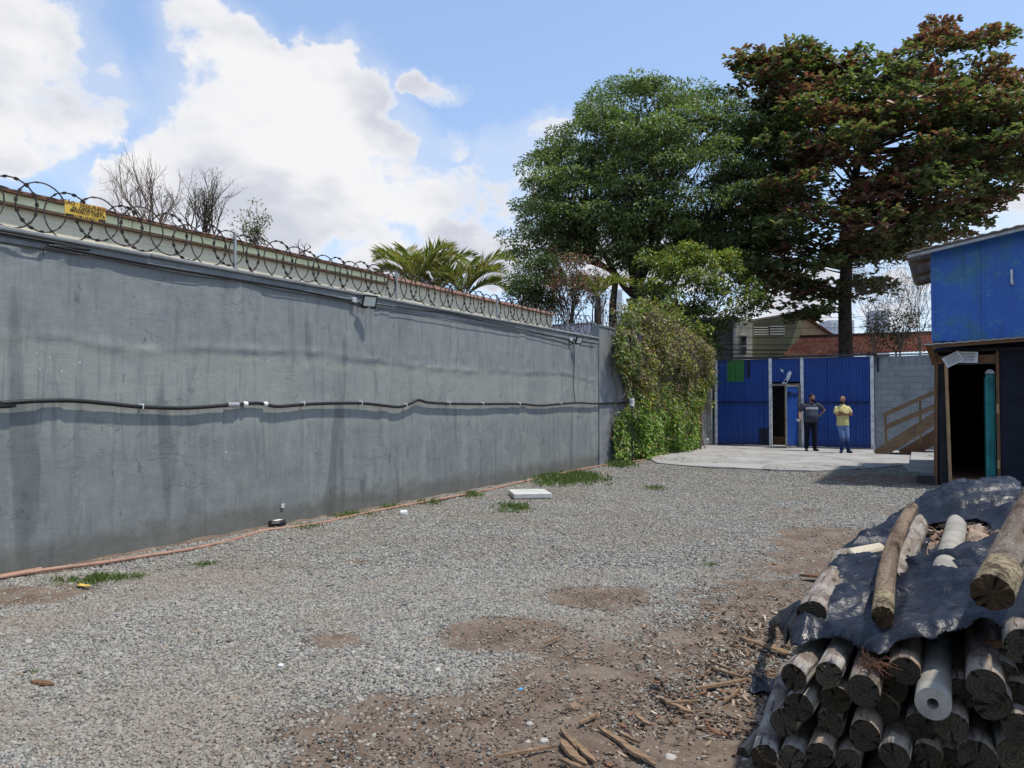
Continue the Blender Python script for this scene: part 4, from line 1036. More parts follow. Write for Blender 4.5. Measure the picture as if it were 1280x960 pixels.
h = empty('cream_house', pt(930, 36), YAW, 'narrow cream house wall with a tall dark window, left of the olive house', 'house')
slab([(919,470),(940.5,470),(940.5,403),(919,395)], 36.8, 5, 'side_wall', M_lemon, h)
slab([(916.5,470),(919.5,470),(919.5,394),(916.5,394)], 36.7, .4, 'corner_strip', M_white, h)
w = empty('window', D(930, 430, 36.75)); reparent(w, h)
slab([(927,443),(933,443),(933,421),(927,420)], 36.72, .2, 'pane', M_glass, w); slab([(926,420.5),(934,421.5),(934,419.8),(926,418.8)], 36.7, .15, 'frame', M_gsiding, w); slab([(927,433),(933,433),(933,432),(927,432)], 36.68, .1, 'bar', M_lemon, w)
h = empty('grey_house', pt(895, 37), YAW, 'grey sided house wall half hidden by the yellow-green shrub', 'house')
for j in range(11):
    y0 = 470-j*6.4; slab([(868,y0),(916.3,y0),(916.3,y0-6.1),(868,y0-6.1)], 36.9+.03*(j % 2), 4, 'siding_board', M_gsiding, h)
slab([(866,400.5),(917,398),(917,395.5),(866,398)], 36.6, 5, 'roof_edge', M_conc, h)
# terracotta roof
h = empty('tiled_house', pt(1080, 34), YAW, 'low house with a terracotta tiled roof behind the gate and block wall', 'house')
e0, e1, r0, r1 = D(978, 446, 31.5), D(1180, 441, 31.5), D(1000, 423.5, 35.5), D(1180, 417.5, 35.5)
m = MB(); NX, NY = 240, 15; vs = []; 
nrm = Vector(np.cross(e1-e0, r0-e0)).normalized()
for j in range(NY*2):
    v = (j//2 + (j % 2)*.999)/NY; lift = .045 if j % 2 == 0 else 0
    for i in range(NX+1):
        u = i/NX; p = (e0*(1-u)+e1*u)*(1-v)+(r0*(1-u)+r1*u)*v; vs.append(Vector(p)+nrm*(lift+.05*abs(math.sin(math.pi*i/6))))
m.add(vs, [(j*(NX+1)+i, j*(NX+1)+i+1, (j+1)*(NX+1)+i+1, (j+1)*(NX+1)+i) for j in range(NY*2-1) for i in range(NX)])
tag(m.build('roof_tiles', M_terra, h, False), kind='stuff')
m = MB(); m.tube([r0+np.array([0, 0, .06]), r1+np.array([0, 0, .06])], .11, 8); m.build('ridge', M_rooftile, h, True)
slab([(982,480),(1178,480),(1178,444),(982,447)], 31.8, 3.5, 'front_wall', M_peach, h)
h = empty('neighbour_roof', pt(880, 33), YAW, 'dark low roof edge behind the vine, under the big tree', 'building')
slab([(808,470),(870,470),(870,385),(808,378)], 33, 4, 'wall', M_gsiding, h); slab([(800,380),(872,387),(872,383),(800,376)], 32.6, 5, 'roof_edge', M_dsteel, h)
def tower(px0, px1, pytop, Y, label, mat_):
    h = empty('tower_block', pt((px0+px1)/2, Y), YAW, label, 'tower'); slab([(px0,490),(px1,490),(px1,pytop),(px0,pytop)], Y, (px1-px0)/F*Y, 'body', mat_, h)
    n = max(3, int((490-pytop)/6)); k = max(2, int((px1-px0)/5))
    if 'win_'+label not in bpy.data.meshes:
        w_ = (px1-px0)/F*Y
        for j in range(n):
            for i in range(k):
                x = px0+(i+.25)*(px1-px0)/k; x2 = x+.5*(px1-px0)/k; y = pytop+3+j*6
                slab([(x,y+2.6),(x2,y+2.6),(x2,y),(x,y)], Y-.25, .3, 'window', M_fglass, h)
M_fglass = worn('far_glass', (.42, .47, .53), (.38, .43, .48), .1, .4); M_far = worn('far_render', (.55, .57, .60), (.50, .52, .56), .05, .9)
tower(767, 778, 362, 330, 'distant pale tower seen under the big green tree', M_far)
tower(1037, 1068, 400, 210, 'distant pale apartment tower left of the almond trunk', M_far); tower(1092, 1112, 388, 260, 'distant tower behind the dry shrubs by the shed', M_far)
tower(744, 755, 372, 360, 'distant slim tower seen left of the big tree trunks', M_far)
# street cables
lab_c = ['thin wire crossing the louvred window of the olive house', 'thin wire just below the louvred window of the olive house', 'second wire below the louvred window, above the thick pair', 'thickest black street cable in front of the houses, above the gate', 'black street cable right under the thickest one', 'lowest black street cable, just above the gate top', 'uppermost thin wire, slanting over the olive house roof']
for k, (ya, yb_, zoff, r_) in enumerate(((402, 399, 0, .012), (413, 412, 0, .012), (424, 419, .0, .02), (430, 426, 0, .035), (435, 431, 0, .03), (440, 437, 0, .02), (395, 383, 0, .01))):
    a = D(640, ya-6, 34); b = D(1300, yb_-2, 34+k*.1)
    P_ = sagpath([a, b], 24, .5); m = MB(); m.tube(P_, r_, 4)
    tag(m.build('street_cable', M_black), lab_c[k], 'cable', 'street cables beyond the gate')

# ================================================================== PLANTS
def quads_leaf(P, A, Nn, Ln, Wd, C, fold=.25):
    """leaves as folded pairs of triangles: base, left, tip, right"""
    A = A/np.linalg.norm(A, axis=1, keepdims=True); Sd = np.cross(A, Nn); Sd /= (np.linalg.norm(Sd, axis=1, keepdims=True)+1e-9); Nn = np.cross(Sd, A)
    Ln = Ln[:, None]; Wd = Wd[:, None]
    mid = P+A*Ln*.45-Nn*Ln*.0
    V = np.stack([P, mid+Sd*Wd/2+Nn*Wd*fold, P+A*Ln-Nn*Ln*.08, mid-Sd*Wd/2+Nn*Wd*fold], 1).reshape(-1, 3)
    n = len(P); b = np.arange(n)*4
    Fc = np.concatenate([np.stack([b, b+1, b+2], 1), np.stack([b, b+2, b+3], 1)])
    return V, Fc, np.repeat(C, 4, 0)
def unit(n):
    v = rng.normal(size=(n, 3)); return v/np.linalg.norm(v, axis=1, keepdims=True)
def pal(n, cols, w=None, j=.15):
    cols = np.array(cols); i = rng.choice(len(cols), n, p=w); return cols[i]*(1+rng.uniform(-j, j, (n, 1)))
def sample_clumps(poly, Y, thick, n, inset, gaps=(), dmax=90, mind=0.):
    xs = [p[0] for p in poly]; ys_ = [p[1] for p in poly]; out = []
    while len(out) < n:
        x = rng.uniform(min(xs), max(xs), 600); y = rng.uniform(min(ys_), max(ys_), 600); k = inpoly(x, y, poly); x, y = x[k], y[k]
        d = polydist(x, y, poly)[0]; k = d > inset; x, y, d = x[k], y[k], d[k]
        h_ = thick*np.sqrt(np.clip(1-(1-np.minimum(d/dmax, 1))**2, .02, 1)); o = rng.uniform(-1, 1, len(x)); o = np.sign(o)*np.abs(o)**.6
        for q in range(len(x)):
            if any((x[q]-a)**2+(y[q]-b)**2 < c*c for a, b, c in gaps): continue
            out.append(D(x[q], y[q], Y+o[q]*h_[q]))
            if len(out) >= n: break
    return np.array(out)
def limbs(m, fork, cl, r0, nl, bendz=.25, rt=.012, sides=5):
    """limbs from the fork to groups of clumps, then twigs to each clump"""
    cen = cl[rng.choice(len(cl), nl, False)]
    for _ in range(4):
        a = np.argmin(((cl[:, None]-cen[None])**2).sum(-1), 1)
        cen = np.array([cl[a == k].mean(0) if (a == k).any() else cen[k] for k in range(nl)])
    for k in range(nl):
        c = cen[k]; n_ = int((a == k).sum()); d = c-fork; L = np.linalg.norm(d)
        pts = []; side = np.cross(d, [0, 0, 1])/(L+1e-6); w = rng.uniform(-.12, .12)
        for i in range(7):
            u = i/6; p = fork+d*u; p = p+side*w*math.sin(u*math.pi)*2+np.array([0, 0, -bendz*L*.3*math.sin(u*math.pi)])+rng.normal(size=3)*.03*L*math.sin(u*math.pi); pts.append(p)
        ra = r0*min(1, math.sqrt(n_/len(cl))*1.6)
        m.tube(pts, [ra*(1-.72*i/6) for i in range(7)], 7, False)
        for p in cl[a == k]:
            st_ = pts[int(rng.integers(3, 7))]; mid_ = (st_+p)/2+rng.normal(size=3)*.12+np.array([0, 0, -.1]); m.tube([st_, mid_, p], [ra*.28+.008, ra*.15+.006, .004], sides, False)
def foliage(name, cl, rad, per, ln, wd, cols, w, parent, flat=.5, droop=.2, mat_=None, top=.4, clvar=.3, cw=None, jl=.3):
    n = len(cl)*per; c = np.repeat(cl, per, 0); rr = np.repeat(rad*rng.uniform(.65, 1.2, len(cl)), per)
    u = unit(n); u[:, 2] = np.where(rng.random(n) < top, np.abs(u[:, 2]), u[:, 2])
    q = rng.uniform(.35, 1., n)**.6
    P = c+u*(rr*q)[:, None]*np.array([1, 1, flat])
    A = u*np.array([1, 1, .4])+rng.normal(size=(n, 3))*.5+np.array([0, 0, -droop]); Nn = np.array([0, 0, 1.])+u*.5+rng.normal(size=(n, 3))*.45
    C = pal(n, cols, w); C = C*np.repeat(rng.uniform(1-clvar, 1+clvar, len(cl)), per)[:, None]
    if cw is not None: C = cw(P, C)
    V, Fc, CC = quads_leaf(P, A, Nn, ln*rng.uniform(1-jl, 1+jl, n), wd*rng.uniform(.7, 1.25, n), C)
    o = link(name, fastmesh(name, V, Fc, False, CC), parent, mat_ or M_leaf); return o
# ---- big green tree
gt = [(617,262),(634,256),(648,242),(646,210),(668,180),(688,154),(712,146),(722,128),(738,104),(772,92),(815,84),(860,92),(900,104),(945,112),(985,128),(1010,180),(1012,260),(1000,310),(965,345),(930,350),(895,330),(860,330),(835,352),(795,350),(770,340),(735,336),(700,336),(670,324),(632,332),(622,318),(648,296),(640,280)]
gaps = [(836,186,10),(858,220,14),(874,238,12),(735,246,7),(905,262,10),(925,275,9),(716,205,8),(800,235,7),(840,300,9),(818,318,8),(878,182,6),(768,262,8),(745,300,8),(955,190,6),(650,270,9),(640,290,7)]
GTY = 33.
base = D(798, 503, GTY)*np.array([1, 1, 0]); fork = D(795, 372, GTY)
tr = empty('broad_green_tree', base, 0, 'big dense dark green tree with a broad domed crown behind the wall', 'tree')
cl = sample_clumps(gt, GTY, 4.2, 480, 13, gaps, 110)
ed = sample_clumps(gt, GTY, 2., 170, 3, gaps, 60)
lowp = [(650,250),(700,230),(760,250),(860,270),(960,260),(990,310),(930,345),(880,325),(840,345),(780,340),(730,332),(680,322),(640,325),(628,305)]
cl = np.concatenate([cl, sample_clumps(lowp, GTY, 3., 110, 4, gaps, 60)])
m = MB()
m.tube([base+np.array([0, 0, -.2]), base+np.array([0, 0, 2.]), D(800, 400, GTY), fork], [.52, .45, .42, .40], 12)
limbs(m, fork, cl, .30, 13)
lt = D(778, 395, GTY-.5); m.tube([base+np.array([-.5, -.4, 0]), D(765, 440, GTY-.5), D(766, 380, GTY-.5), D(770, 345, GTY-.5), D(745, 300, GTY-.6)], [.22, .2, .17, .14, .07], 8)
m.build('trunk', M_bark, tr, True)
gcol = [(.112, .165, .064), (.155, .215, .088), (.070, .108, .042), (.21, .265, .12), (.17, .15, .07)]; gw = [.35, .27, .25, .1, .03]
foliage('crown', cl, .82, 185, .17, .075, gcol, gw, tr, .40, .25, None, .6, .42)
foliage('crown', ed, .42, 95, .16, .065, gcol, gw, tr, .7, .25)
# ---- almond tree with reddish tiers
at_ = [(912,50),(924,62),(930,86),(950,80),(975,62),(992,44),(1003,62),(1030,92),(1060,74),(1085,50),(1110,60),(1135,58),(1160,36),(1178,16),(1192,34),(1205,44),(1240,20),(1268,40),(1266,52),(1252,62),(1275,96),(1290,110),(1320,120),(1335,160),(1320,250),(1290,245),(1262,226),(1256,262),(1215,296),(1160,300),(1135,330),(1112,345),(1098,385),(1068,370),(1040,388),(1015,402),(990,398),(985,380),(955,388),(935,372),(905,340),(912,310),(930,290),(925,240),(945,190),(930,150),(962,140),(955,112),(925,98),(912,72)]
ATY = 31.5
base = D(1057, 503, ATY)*np.array([1, 1, 0])
tr = empty('almond_tree', base, 0, 'tall large-leaved tree with tiers of red-brown and green leaves behind the block wall', 'tree')
agaps = [(1215,62,13),(1262,205,11),(1150,210,5),(1100,250,6),(1040,230,6),(1225,115,8),(1000,330,9),(1020,300,6),(1070,320,9),(1235,160,7),(960,165,7),(1105,100,6)]
cl = sample_clumps(at_, ATY, 4., 235, 9, agaps, 100)
ed = sample_clumps(at_, ATY, 1.6, 190, 1.5, agaps, 60)
cl = np.concatenate([cl, sample_clumps([(915,290),(960,280),(1060,300),(1150,250),(1255,235),(1250,265),(1190,296),(1130,325),(1100,380),(1062,366),(1020,396),(985,392),(940,372)], ATY, 2.5, 48, 2, agaps, 60), sample_clumps([(917,50),(950,80),(1000,58),(1030,84),(1065,80),(1070,160),(960,155),(932,100)], ATY, 1.5, 40, 2, agaps, 60), sample_clumps([(1160,110),(1290,112),(1325,180),(1310,235),(1250,228),(1170,240)], ATY, 2.5, 45, 3, agaps, 60)])
def tiers(c):
    rd_ = np.linalg.norm((c-base)[:, :2], axis=1); lv = c[:, 2]-.10*rd_; sp = 1.55; nr = np.round(lv/sp)*sp+.10*rd_
    c = c.copy(); c[:, 2] += .45*(nr-c[:, 2]); return c
cl = tiers(cl); allc = np.concatenate([cl, ed]); m = MB(); top_ = D(1062, 150, ATY)
tp = [base+np.array([0, 0, -.2]), D(1057, 440, ATY), D(1056, 380, ATY), D(1058, 330, ATY), D(1064, 260, ATY), D(1075, 180, ATY), D(1095, 100, ATY)]
m.tube(tp, [.31, .28, .26, .24, .19, .13, .06], 10)
for c in allc[rng.choice(len(allc), 150, False)]:
    zt = c[2]-.10*np.linalg.norm((c-base)[:2])-.2; zt = min(max(zt, tp[2][2]+.2), tp[-1][2])
    for a, b in zip(tp[:-1], tp[1:]):
        if a[2] <= zt <= b[2]: s0 = a+(b-a)*(zt-a[2])/(b[2]-a[2])
    L = np.linalg.norm(c-s0); w = rng.normal(size=3)*.05*L
    m.tube([s0, s0+(c-s0)*.35+w, s0+(c-s0)*.7+w*.6+np.array([0, 0, .05*L]), c], [.035+.012*L, .03+.004*L, .025, .008], 5, False)
m.build('trunk', M_bark, tr, True)
def rosettes(name, cl, rad, per, nl, parent):
    n = len(cl)*per; c = np.repeat(cl, per, 0); rr = np.repeat(rad*rng.uniform(.7, 1.25, len(cl)), per)
    th = rng.uniform(0, 6.28, n); q = np.sqrt(rng.random(n)); P0 = c+np.stack([np.cos(th)*q*rr, np.sin(th)*q*rr, rng.normal(size=n)*.12+.16*(1-q)], 1)
    hue = np.repeat(rng.random(len(cl)), per)
    P = np.repeat(P0, nl, 0); N_ = len(P); a = rng.uniform(0, 6.28, N_); el = rng.uniform(-.35, .75, N_)
    A = np.stack([np.cos(a)*np.cos(el), np.sin(a)*np.cos(el), np.sin(el)], 1); Nn = np.array([0, 0, 1.])+rng.normal(size=(N_, 3))*.35
    red = pal(N_, [(.21, .080, .078), (.22, .12, .09), (.14, .055, .058), (.20, .155, .095)]); grn = pal(N_, [(.10, .15, .06), (.155, .205, .085), (.065, .10, .043), (.19, .205, .10)])
    hz = np.repeat(hue, nl)+rng.normal(size=N_)*.22; topn = np.clip((P[:, 2]-9)/9, 0, 1); k = (hz+topn*.12 > .68)[:, None]
    C = np.where(k, red, grn)
    A = A/np.linalg.norm(A, axis=1, keepdims=True); Sd = np.cross(A, Nn); Sd /= np.linalg.norm(Sd, axis=1, keepdims=True); Nn = np.cross(Sd, A)
    L = rng.uniform(.17, .33, N_)[:, None]; Wd = L*.56
    V = np.stack([P, P+A*L*.5+Sd*Wd*.42+Nn*L*.07, P+A*L*.82+Sd*Wd*.4+Nn*L*.02, P+A*L*1.0-Nn*L*.1, P+A*L*.82-Sd*Wd*.4+Nn*L*.02, P+A*L*.5-Sd*Wd*.42+Nn*L*.07], 1).reshape(-1, 3)
    b = np.arange(N_)*6; Fc = np.concatenate([np.stack([b, b+1, b+2, b+3], 1), np.stack([b, b+3, b+4, b+5], 1)])
    return link(name, fastmesh(name, V, Fc, False, np.repeat(C, 6, 0)), parent, M_leaf)
rosettes('crown', cl, .95, 26, 7, tr); rosettes('crown', ed, .50, 12, 7, tr)
# ---- yellow-green shrub tree beside the gate
yt = [(815,332),(832,318),(860,313),(885,312),(912,326),(940,345),(950,372),(938,392),(912,398),(905,420),(893,448),(872,462),(845,440),(832,405),(812,395),(806,368)]
base = D(868, 503, 27.6)*np.array([1, 1, 0]); tr = empty('yellow_green_tree', base, 0, 'small yellow-green leaved tree leaning over the left end of the blue gate', 'tree')
cl = np.concatenate([sample_clumps(yt, 27.8, 1.2, 130, 1, [(905,345,7),(868,335,5),(925,378,6),(850,372,6),(890,400,5)], 40), sample_clumps([(800,300),(960,318),(965,400),(915,425),(890,468),(845,452),(800,410),(796,350)], 27.8, 1.3, 55, 0, [(880,375,30)], 40)]); m = MB(); m.tube([base, D(866, 460, 27.7), D(868, 420, 27.8)], [.09, .08, .07], 8); limbs(m, D(868, 420, 27.8), cl, .06, 9); m.build('trunk', M_bark, tr, True)
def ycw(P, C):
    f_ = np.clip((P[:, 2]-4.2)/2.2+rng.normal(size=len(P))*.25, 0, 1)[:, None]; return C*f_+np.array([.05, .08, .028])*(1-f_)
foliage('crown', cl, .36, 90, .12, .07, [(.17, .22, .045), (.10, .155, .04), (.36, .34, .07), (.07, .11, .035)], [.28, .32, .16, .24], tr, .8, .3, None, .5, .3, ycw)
# ---- bush and thin trees between palms and the big tree
bt = [(633,352),(642,332),(660,320),(684,318),(702,332),(706,392),(690,404),(650,402),(636,380)]
base = D(670, 503, 25)*np.array([1, 1, 0]); tr = empty('round_green_bush', base, 0, 'bushy mid green tree rising over the wire, left of the big tree trunk', 'tree')
cl = sample_clumps(bt, 25, 1.1, 90, 4, (), 35); m = MB(); m.tube([base, D(670, 420, 25)], [.1, .08], 8); limbs(m, D(670, 420, 25), cl, .06, 7); m.build('trunk', M_bark, tr, True)
foliage('crown', cl, .36, 110, .10, .045, [(.045, .085, .022), (.07, .12, .03), (.03, .055, .018), (.12, .06, .035)], [.4, .3, .22, .08], tr, .8)
def twigtree(m, p, d, L, r, depth, spread=.5, n=3, up=.15, seed=None, tips=None):
    d = d/np.linalg.norm(d); pts = [p]; q = p.copy()
    for i in range(3):
        d = d+rng.normal(size=3)*.10+np.array([0, 0, up*.3]); d /= np.linalg.norm(d); q = q+d*L/3; pts.append(q)
    m.tube(pts, [r, r*.85, r*.72, r*.6], 4 if r < .03 else 6, False)
    if depth == 0:
        if tips is not None: tips.append(q)
        return
    for k in range(n):
        s0 = pts[int(rng.integers(1, 4))] if k else pts[-1]; nd = d+rng.normal(size=3)*spread+np.array([0, 0, up]); twigtree(m, s0, nd, L*rng.uniform(.6, .85), r*.58, depth-1, spread, n, up, None, tips)
def sticks(name, px, py, Y, targets, L, r, depth, label, mat_=M_twig, leaf=None, spread=.38, n=3, up=.2, cat='tree'):
    base = D(px, 503, Y)*np.array([1, 1, 0]); st0 = D(px, py, Y); e = empty(name, base, 0, label, cat); m = MB(); tips = []
    m.tube([base, (base+st0)/2, st0], [r*1.6, r*1.4, r*1.2], 7)
    for tx, ty, dY in targets:
        d = D(tx, ty, Y+dY)-st0; twigtree(m, st0, d, np.linalg.norm(d)*L, r*.75, depth, spread, n, up, None, tips)
    m.build('trunk', mat_, e)
    if leaf: 
        tips = np.array(tips); tips = tips[rng.random(len(tips)) < leaf[0]]; foliage('crown', tips, leaf[1], leaf[2], leaf[3], leaf[4], leaf[5], None, e, .8)
    return e
sticks('bare_tree', 196, 306, 17, [(118,238,-.5),(138,222,.3),(160,212,.5),(178,226,0),(196,222,.8),(216,240,-.4),(150,250,.2)], .40, .035, 4, 'leafless pale tree with thin twigs above the warning sign roofline')
sticks('bare_tree', 252, 318, 18.5, [(215,246,-.5),(235,232,.3),(255,226,.5),(275,222,0),(290,240,.5),(270,255,-.4),(300,262,.1)], .40, .04, 4, 'leafless tree with denser dark twigs, right of the palest twigs', M_bark, (.14, .14, 6, .06, .025, [(.12, .13, .05), (.09, .10, .04)]))
sticks('bare_tree', 312, 330, 16, [(318,262,0),(300,275,.4),(328,285,0)], .4, .025, 3, 'small sparse-leaved tree rising behind the roofline post', M_bark, (.8, .14, 12, .07, .03, [(.10, .12, .04), (.07, .09, .03)]))
sticks('dead_branch', 377, 330, 15, [(373,300,0),(378,300,.1)], .5, .03, 2, 'short dead stump with two twigs poking over the roofline', M_bark, None, .5, 2, .1, 'branch')
sticks('flowering_tree', 712, 420, 24, [(700,340,0),(715,335,.5),(728,345,0),(692,360,.3),(738,352,0)], .42, .05, 4, 'thin tree with sparse leaves and dull pink blossom behind the wire', M_bark, (.6, .22, 10, .09, .05, [(.07, .09, .04), (.22, .09, .10), (.10, .12, .05), (.30, .16, .17)]))
sticks('flowering_tree', 742, 420, 27, [(735,350,0),(748,345,.5),(756,360,0)], .42, .05, 3, 'thin leaning trunk with sparse foliage beside the small palm', M_bark, (.5, .2, 10, .1, .05, [(.07, .09, .04), (.05, .07, .03)]))
for px, py, Y, tg, lab in ((1092,440,29.,[(1075,330,0),(1090,310,.5),(1105,300,0),(1115,340,-.3)],'dry bare shrub with grey twigs right of the almond trunk'),
    (1125,440,28.,[(1105,330,0),(1125,300,.5),(1140,310,0),(1150,350,-.3),(1118,370,0)],'dry tangled shrub behind the block wall, under the almond crown'),
    (1150,440,27.8,[(1140,300,0),(1160,330,.5),(1168,310,0),(1150,280,-.3)],'tall dry twiggy shrub beside the shed eave')):
    sticks('dry_shrub', px, py, Y, tg, .40, .032, 4, lab, M_twig, (.25, .18, 6, .08, .04, [(.08, .09, .04), (.14, .10, .06)]), .45, 3, .12, 'shrub')
bs_ = [(1085,395),(1110,385),(1160,380),(1166,438),(1085,440),(1078,415)]
base = D(1120, 503, 30)*np.array([1, 1, 0]); tr = empty('low_green_shrub', base, 0, 'low dark green shrub with upright stems over the block wall', 'shrub')
cl = sample_clumps(bs_, 30.4, .8, 34, 3, (), 30); m = MB(); m.tube([base, D(1120, 440, 30)], .04, 6); limbs(m, D(1120, 440, 30), cl, .03, 5); m.build('trunk', M_bark, tr, True)
foliage('crown', cl, .3, 40, .12, .06, [(.05, .075, .025), (.08, .10, .035)], None, tr, .9)
# ---- palms
def palm(px, py, Y, fr, label, s_=1., col=((.15, .20, .05), (.22, .24, .08), (.10, .14, .04), (.30, .24, .10))):
    base = D(px, 503, Y)*np.array([1, 1, 0]); c0 = D(px, py, Y); e = empty('palm', base, 0, label, 'palm')
    m = MB(); m.tube([base, (base+c0)/2+np.array([.05, 0, 0]), c0], [.1*s_, .08*s_, .07*s_], 8); m.build('trunk', M_bark, e, True)
    for (ax, up_a, L) in fr:
        az = R(ax); el = R(up_a); m = MB(); P = c0.copy(); pts = [P.copy()]; K = 14
        hd = RT*math.cos(az)+FWH*math.sin(az)
        for k in range(K):
            P = P+(hd*math.cos(el)+np.array([0, 0, math.sin(el)]))*L/K; el -= R(115)/K*(.35+1.2*k/K); pts.append(P.copy())
        m.tube(pts, [.016*s_*(1-.8*k/K) for k in range(K+1)], 4, False)
        Pa, Aa = [], []
        for k in range(2, K):
            for u in (0, .25, .5, .75):
                p = pts[k]*(1-u)+pts[k+1]*u; tg = pts[k+1]-pts[k]; tg /= np.linalg.norm(tg); sd = np.cross(tg, [0, 0, 1]); sd /= np.linalg.norm(sd)+1e-6
                for s in (-1, 1):
                    Pa.append(p); Aa.append(sd*s*.8+tg*.65+np.array([0, 0, .45])+rng.normal(size=3)*.12)
        Pa = np.array(Pa); Aa = np.array(Aa); n = len(Pa); l_ = .50*s_*np.sin(np.linspace(.35, 2.9, n))*rng.uniform(.8, 1.15, n)
        V, Fc, CC = quads_leaf(Pa, Aa, np.tile([0, 0, 1.], (n, 1))+rng.normal(size=(n, 3))*.3, l_, np.full(n, .030*s_), pal(n, col, [.35, .3, .2, .15], .2))
        st_ = m.mesh('stalk'); o = link('frond', fastmesh('frond', V, Fc, False, CC), e, M_leaf)
        link('stalk', st_, o, M_hosegreen)
M_hosegreen = worn('palm_stalk', (.20, .19, .06), (.15, .12, .05), 5)
palm(520, 360, 22., [(165,72,1.9),(120,84,1.9),(50,76,2.2),(15,68,1.9),(200,66,1.6),(260,60,1.5),(330,74,1.9),(90,62,1.6),(180,52,1.4)], 'left palm clump with arching fronds above the wire', 1.35)
palm(580, 374, 22.5, [(170,72,1.7),(80,82,2.0),(20,66,1.8),(0,72,2.2),(240,60,1.5),(320,66,1.6),(130,58,1.5),(10,48,1.5)], 'right palm clump with arching fronds, next to the round bush', 1.35)
palm(549, 368, 24, [(160,76,2.0),(30,80,2.1),(90,85,2.2),(270,70,1.7),(0,60,1.6),(190,60,1.5)], 'middle palm between the two bigger palm clumps', 1.35, ((.13, .15, .05), (.18, .18, .08), (.09, .11, .04), (.22, .18, .09)))
palm(748, 372, 26, [(170,60,1.2),(10,55,1.5),(60,70,1.3),(120,70,1.3),(250,50,1.2),(320,50,1.3),(190,40,1.1)], 'small pale palm seen under the big tree crown', 1.2)
sh = [(465,352),(500,350),(520,340),(600,385),(640,392),(630,400),(560,390),(470,368)]
base = D(560, 503, 23.)*np.array([1, 1, 0]); tr = empty('brown_undergrowth', base, 0, 'brown and green undergrowth at the feet of the palms over the roof edge', 'shrub')
cl = sample_clumps(sh, 23, .8, 60, 1.5, (), 20); m = MB(); m.tube([base, D(545, 400, 23)], .04, 6); limbs(m, D(545, 400, 23), cl, .03, 6); m.build('trunk', M_bark, tr, True)
foliage('crown', cl, .32, 70, .13, .04, [(.09, .07, .035), (.06, .07, .025), (.14, .09, .05), (.05, .05, .02)], None, tr, .8)

# ---- climbing vine on the wall end
vine = empty('climbing_vine', (XW, 22, 0), 0, 'thick climbing vine of green and yellow leaves with brown twigs covering the wall end', 'vine')
vp = [(768,546),(772,522),(783,512),(789,500),(780,470),(772,455),(770,425),(776,402),(788,390),(800,396),(814,384),(832,398),(850,408),(872,424),(893,438),(893,470),(880,492),(872,520),(871,562),(845,568),(818,575),(790,580),(774,579)]
def vine_pts(n, lo, hi):
    o = []
    while sum(map(len, o)) < n:
        y = rng.uniform(17.2, 26.6, n); z = rng.uniform(0, 4.9, n); dx = rng.uniform(lo, hi, n)**1.0
        th = .12+.38*np.clip(fbm(y*1.5, z*1.5, 0., 4, 51)+.42, 0, 1)**1.4+.12*ss(y, 20, 25); th = th*np.where(z > 3.2, 1.1, 1.)*np.clip(1.1-.12*np.maximum(z-3.2, 0), .5, 1)
        x = XW+.03+dx*th+np.where(z > 3.45, -rng.uniform(0, .5, n), 0)
        P = np.stack([x, y, z], 1); a, b = PXL(P); d = polydist(a, b, vp)[0]; ins = inpoly(a, b, vp); k = (ins | (d < 4*rng.random(n)))
        den = fbm(y*2.2, z*2.2, 0., 3, 57)
        k &= (den > -.34+.35*(rng.random(n)-.5)) | (z < 1.1)
        o.append(P[k])
    return np.concatenate(o)[:n]
P = vine_pts(34000, .25, 1.); n = len(P); a_, b_ = PXL(P)
hgt = np.clip((P[:, 2]+rng.normal(size=n)*.65+.9*fbm(P[:, 1]*1.2, P[:, 2], 0., 3, 71))/3.6, 0, 1)
fresh = pal(n, [(.13, .25, .035), (.19, .31, .05), (.08, .15, .03), (.34, .34, .06)], [.38, .32, .2, .1]); mixc = pal(n, [(.13, .17, .035), (.34, .30, .05), (.08, .11, .03), (.20, .10, .05)], [.36, .22, .28, .14]); brn = pal(n, [(.20, .135, .095), (.26, .18, .13), (.12, .16, .045), (.30, .30, .07)], [.30, .16, .30, .24])
C = np.where((hgt < .44)[:, None], fresh, np.where((hgt < .82)[:, None], mixc, brn))
lft = (a_ < 800) & (rng.random(n) < .55); C[lft] = pal(int(lft.sum()), [(.12, .19, .04), (.16, .22, .06)])
A = rng.normal(size=(n, 3))*.6+np.array([.5, -.2, -.55]); Nn = rng.normal(size=(n, 3))*.5+np.array([1., -.3, .5])
V, Fc, CC = quads_leaf(P, A, Nn, rng.uniform(.05, .13, n), rng.uniform(.035, .09, n), C)
link('leaves', fastmesh('leaves', V, Fc, False, CC), vine, M_leaf)
m = MB(); Q = vine_pts(1700, .3, 1.35)
for i, p in enumerate(Q):
    if p[2] < 1.4 and rng.random() < .6: continue
    d = np.array([rng.normal()*.4, rng.normal()*.9, rng.normal()*.7-.2]); L = rng.uniform(.15, .75); q = p+d/np.linalg.norm(d)*L; mid = (p+q)/2+np.array([0, 0, -.1])+rng.normal(size=3)*.05
    m.tube([p, mid, q], [.008, .006, .004], 3, False)
for i in range(60):
    y = rng.uniform(18, 26.4); pts = [np.array([XW+.05, y, 0.])]
    for k in range(9): pts.append(pts[-1]+np.array([rng.normal()*.02+.01, rng.normal()*.14, .38]))
    m.tube(pts, [.014-.001*k for k in range(10)], 4, False)
m.build('stems', M_twig, vine)
rg_ = []
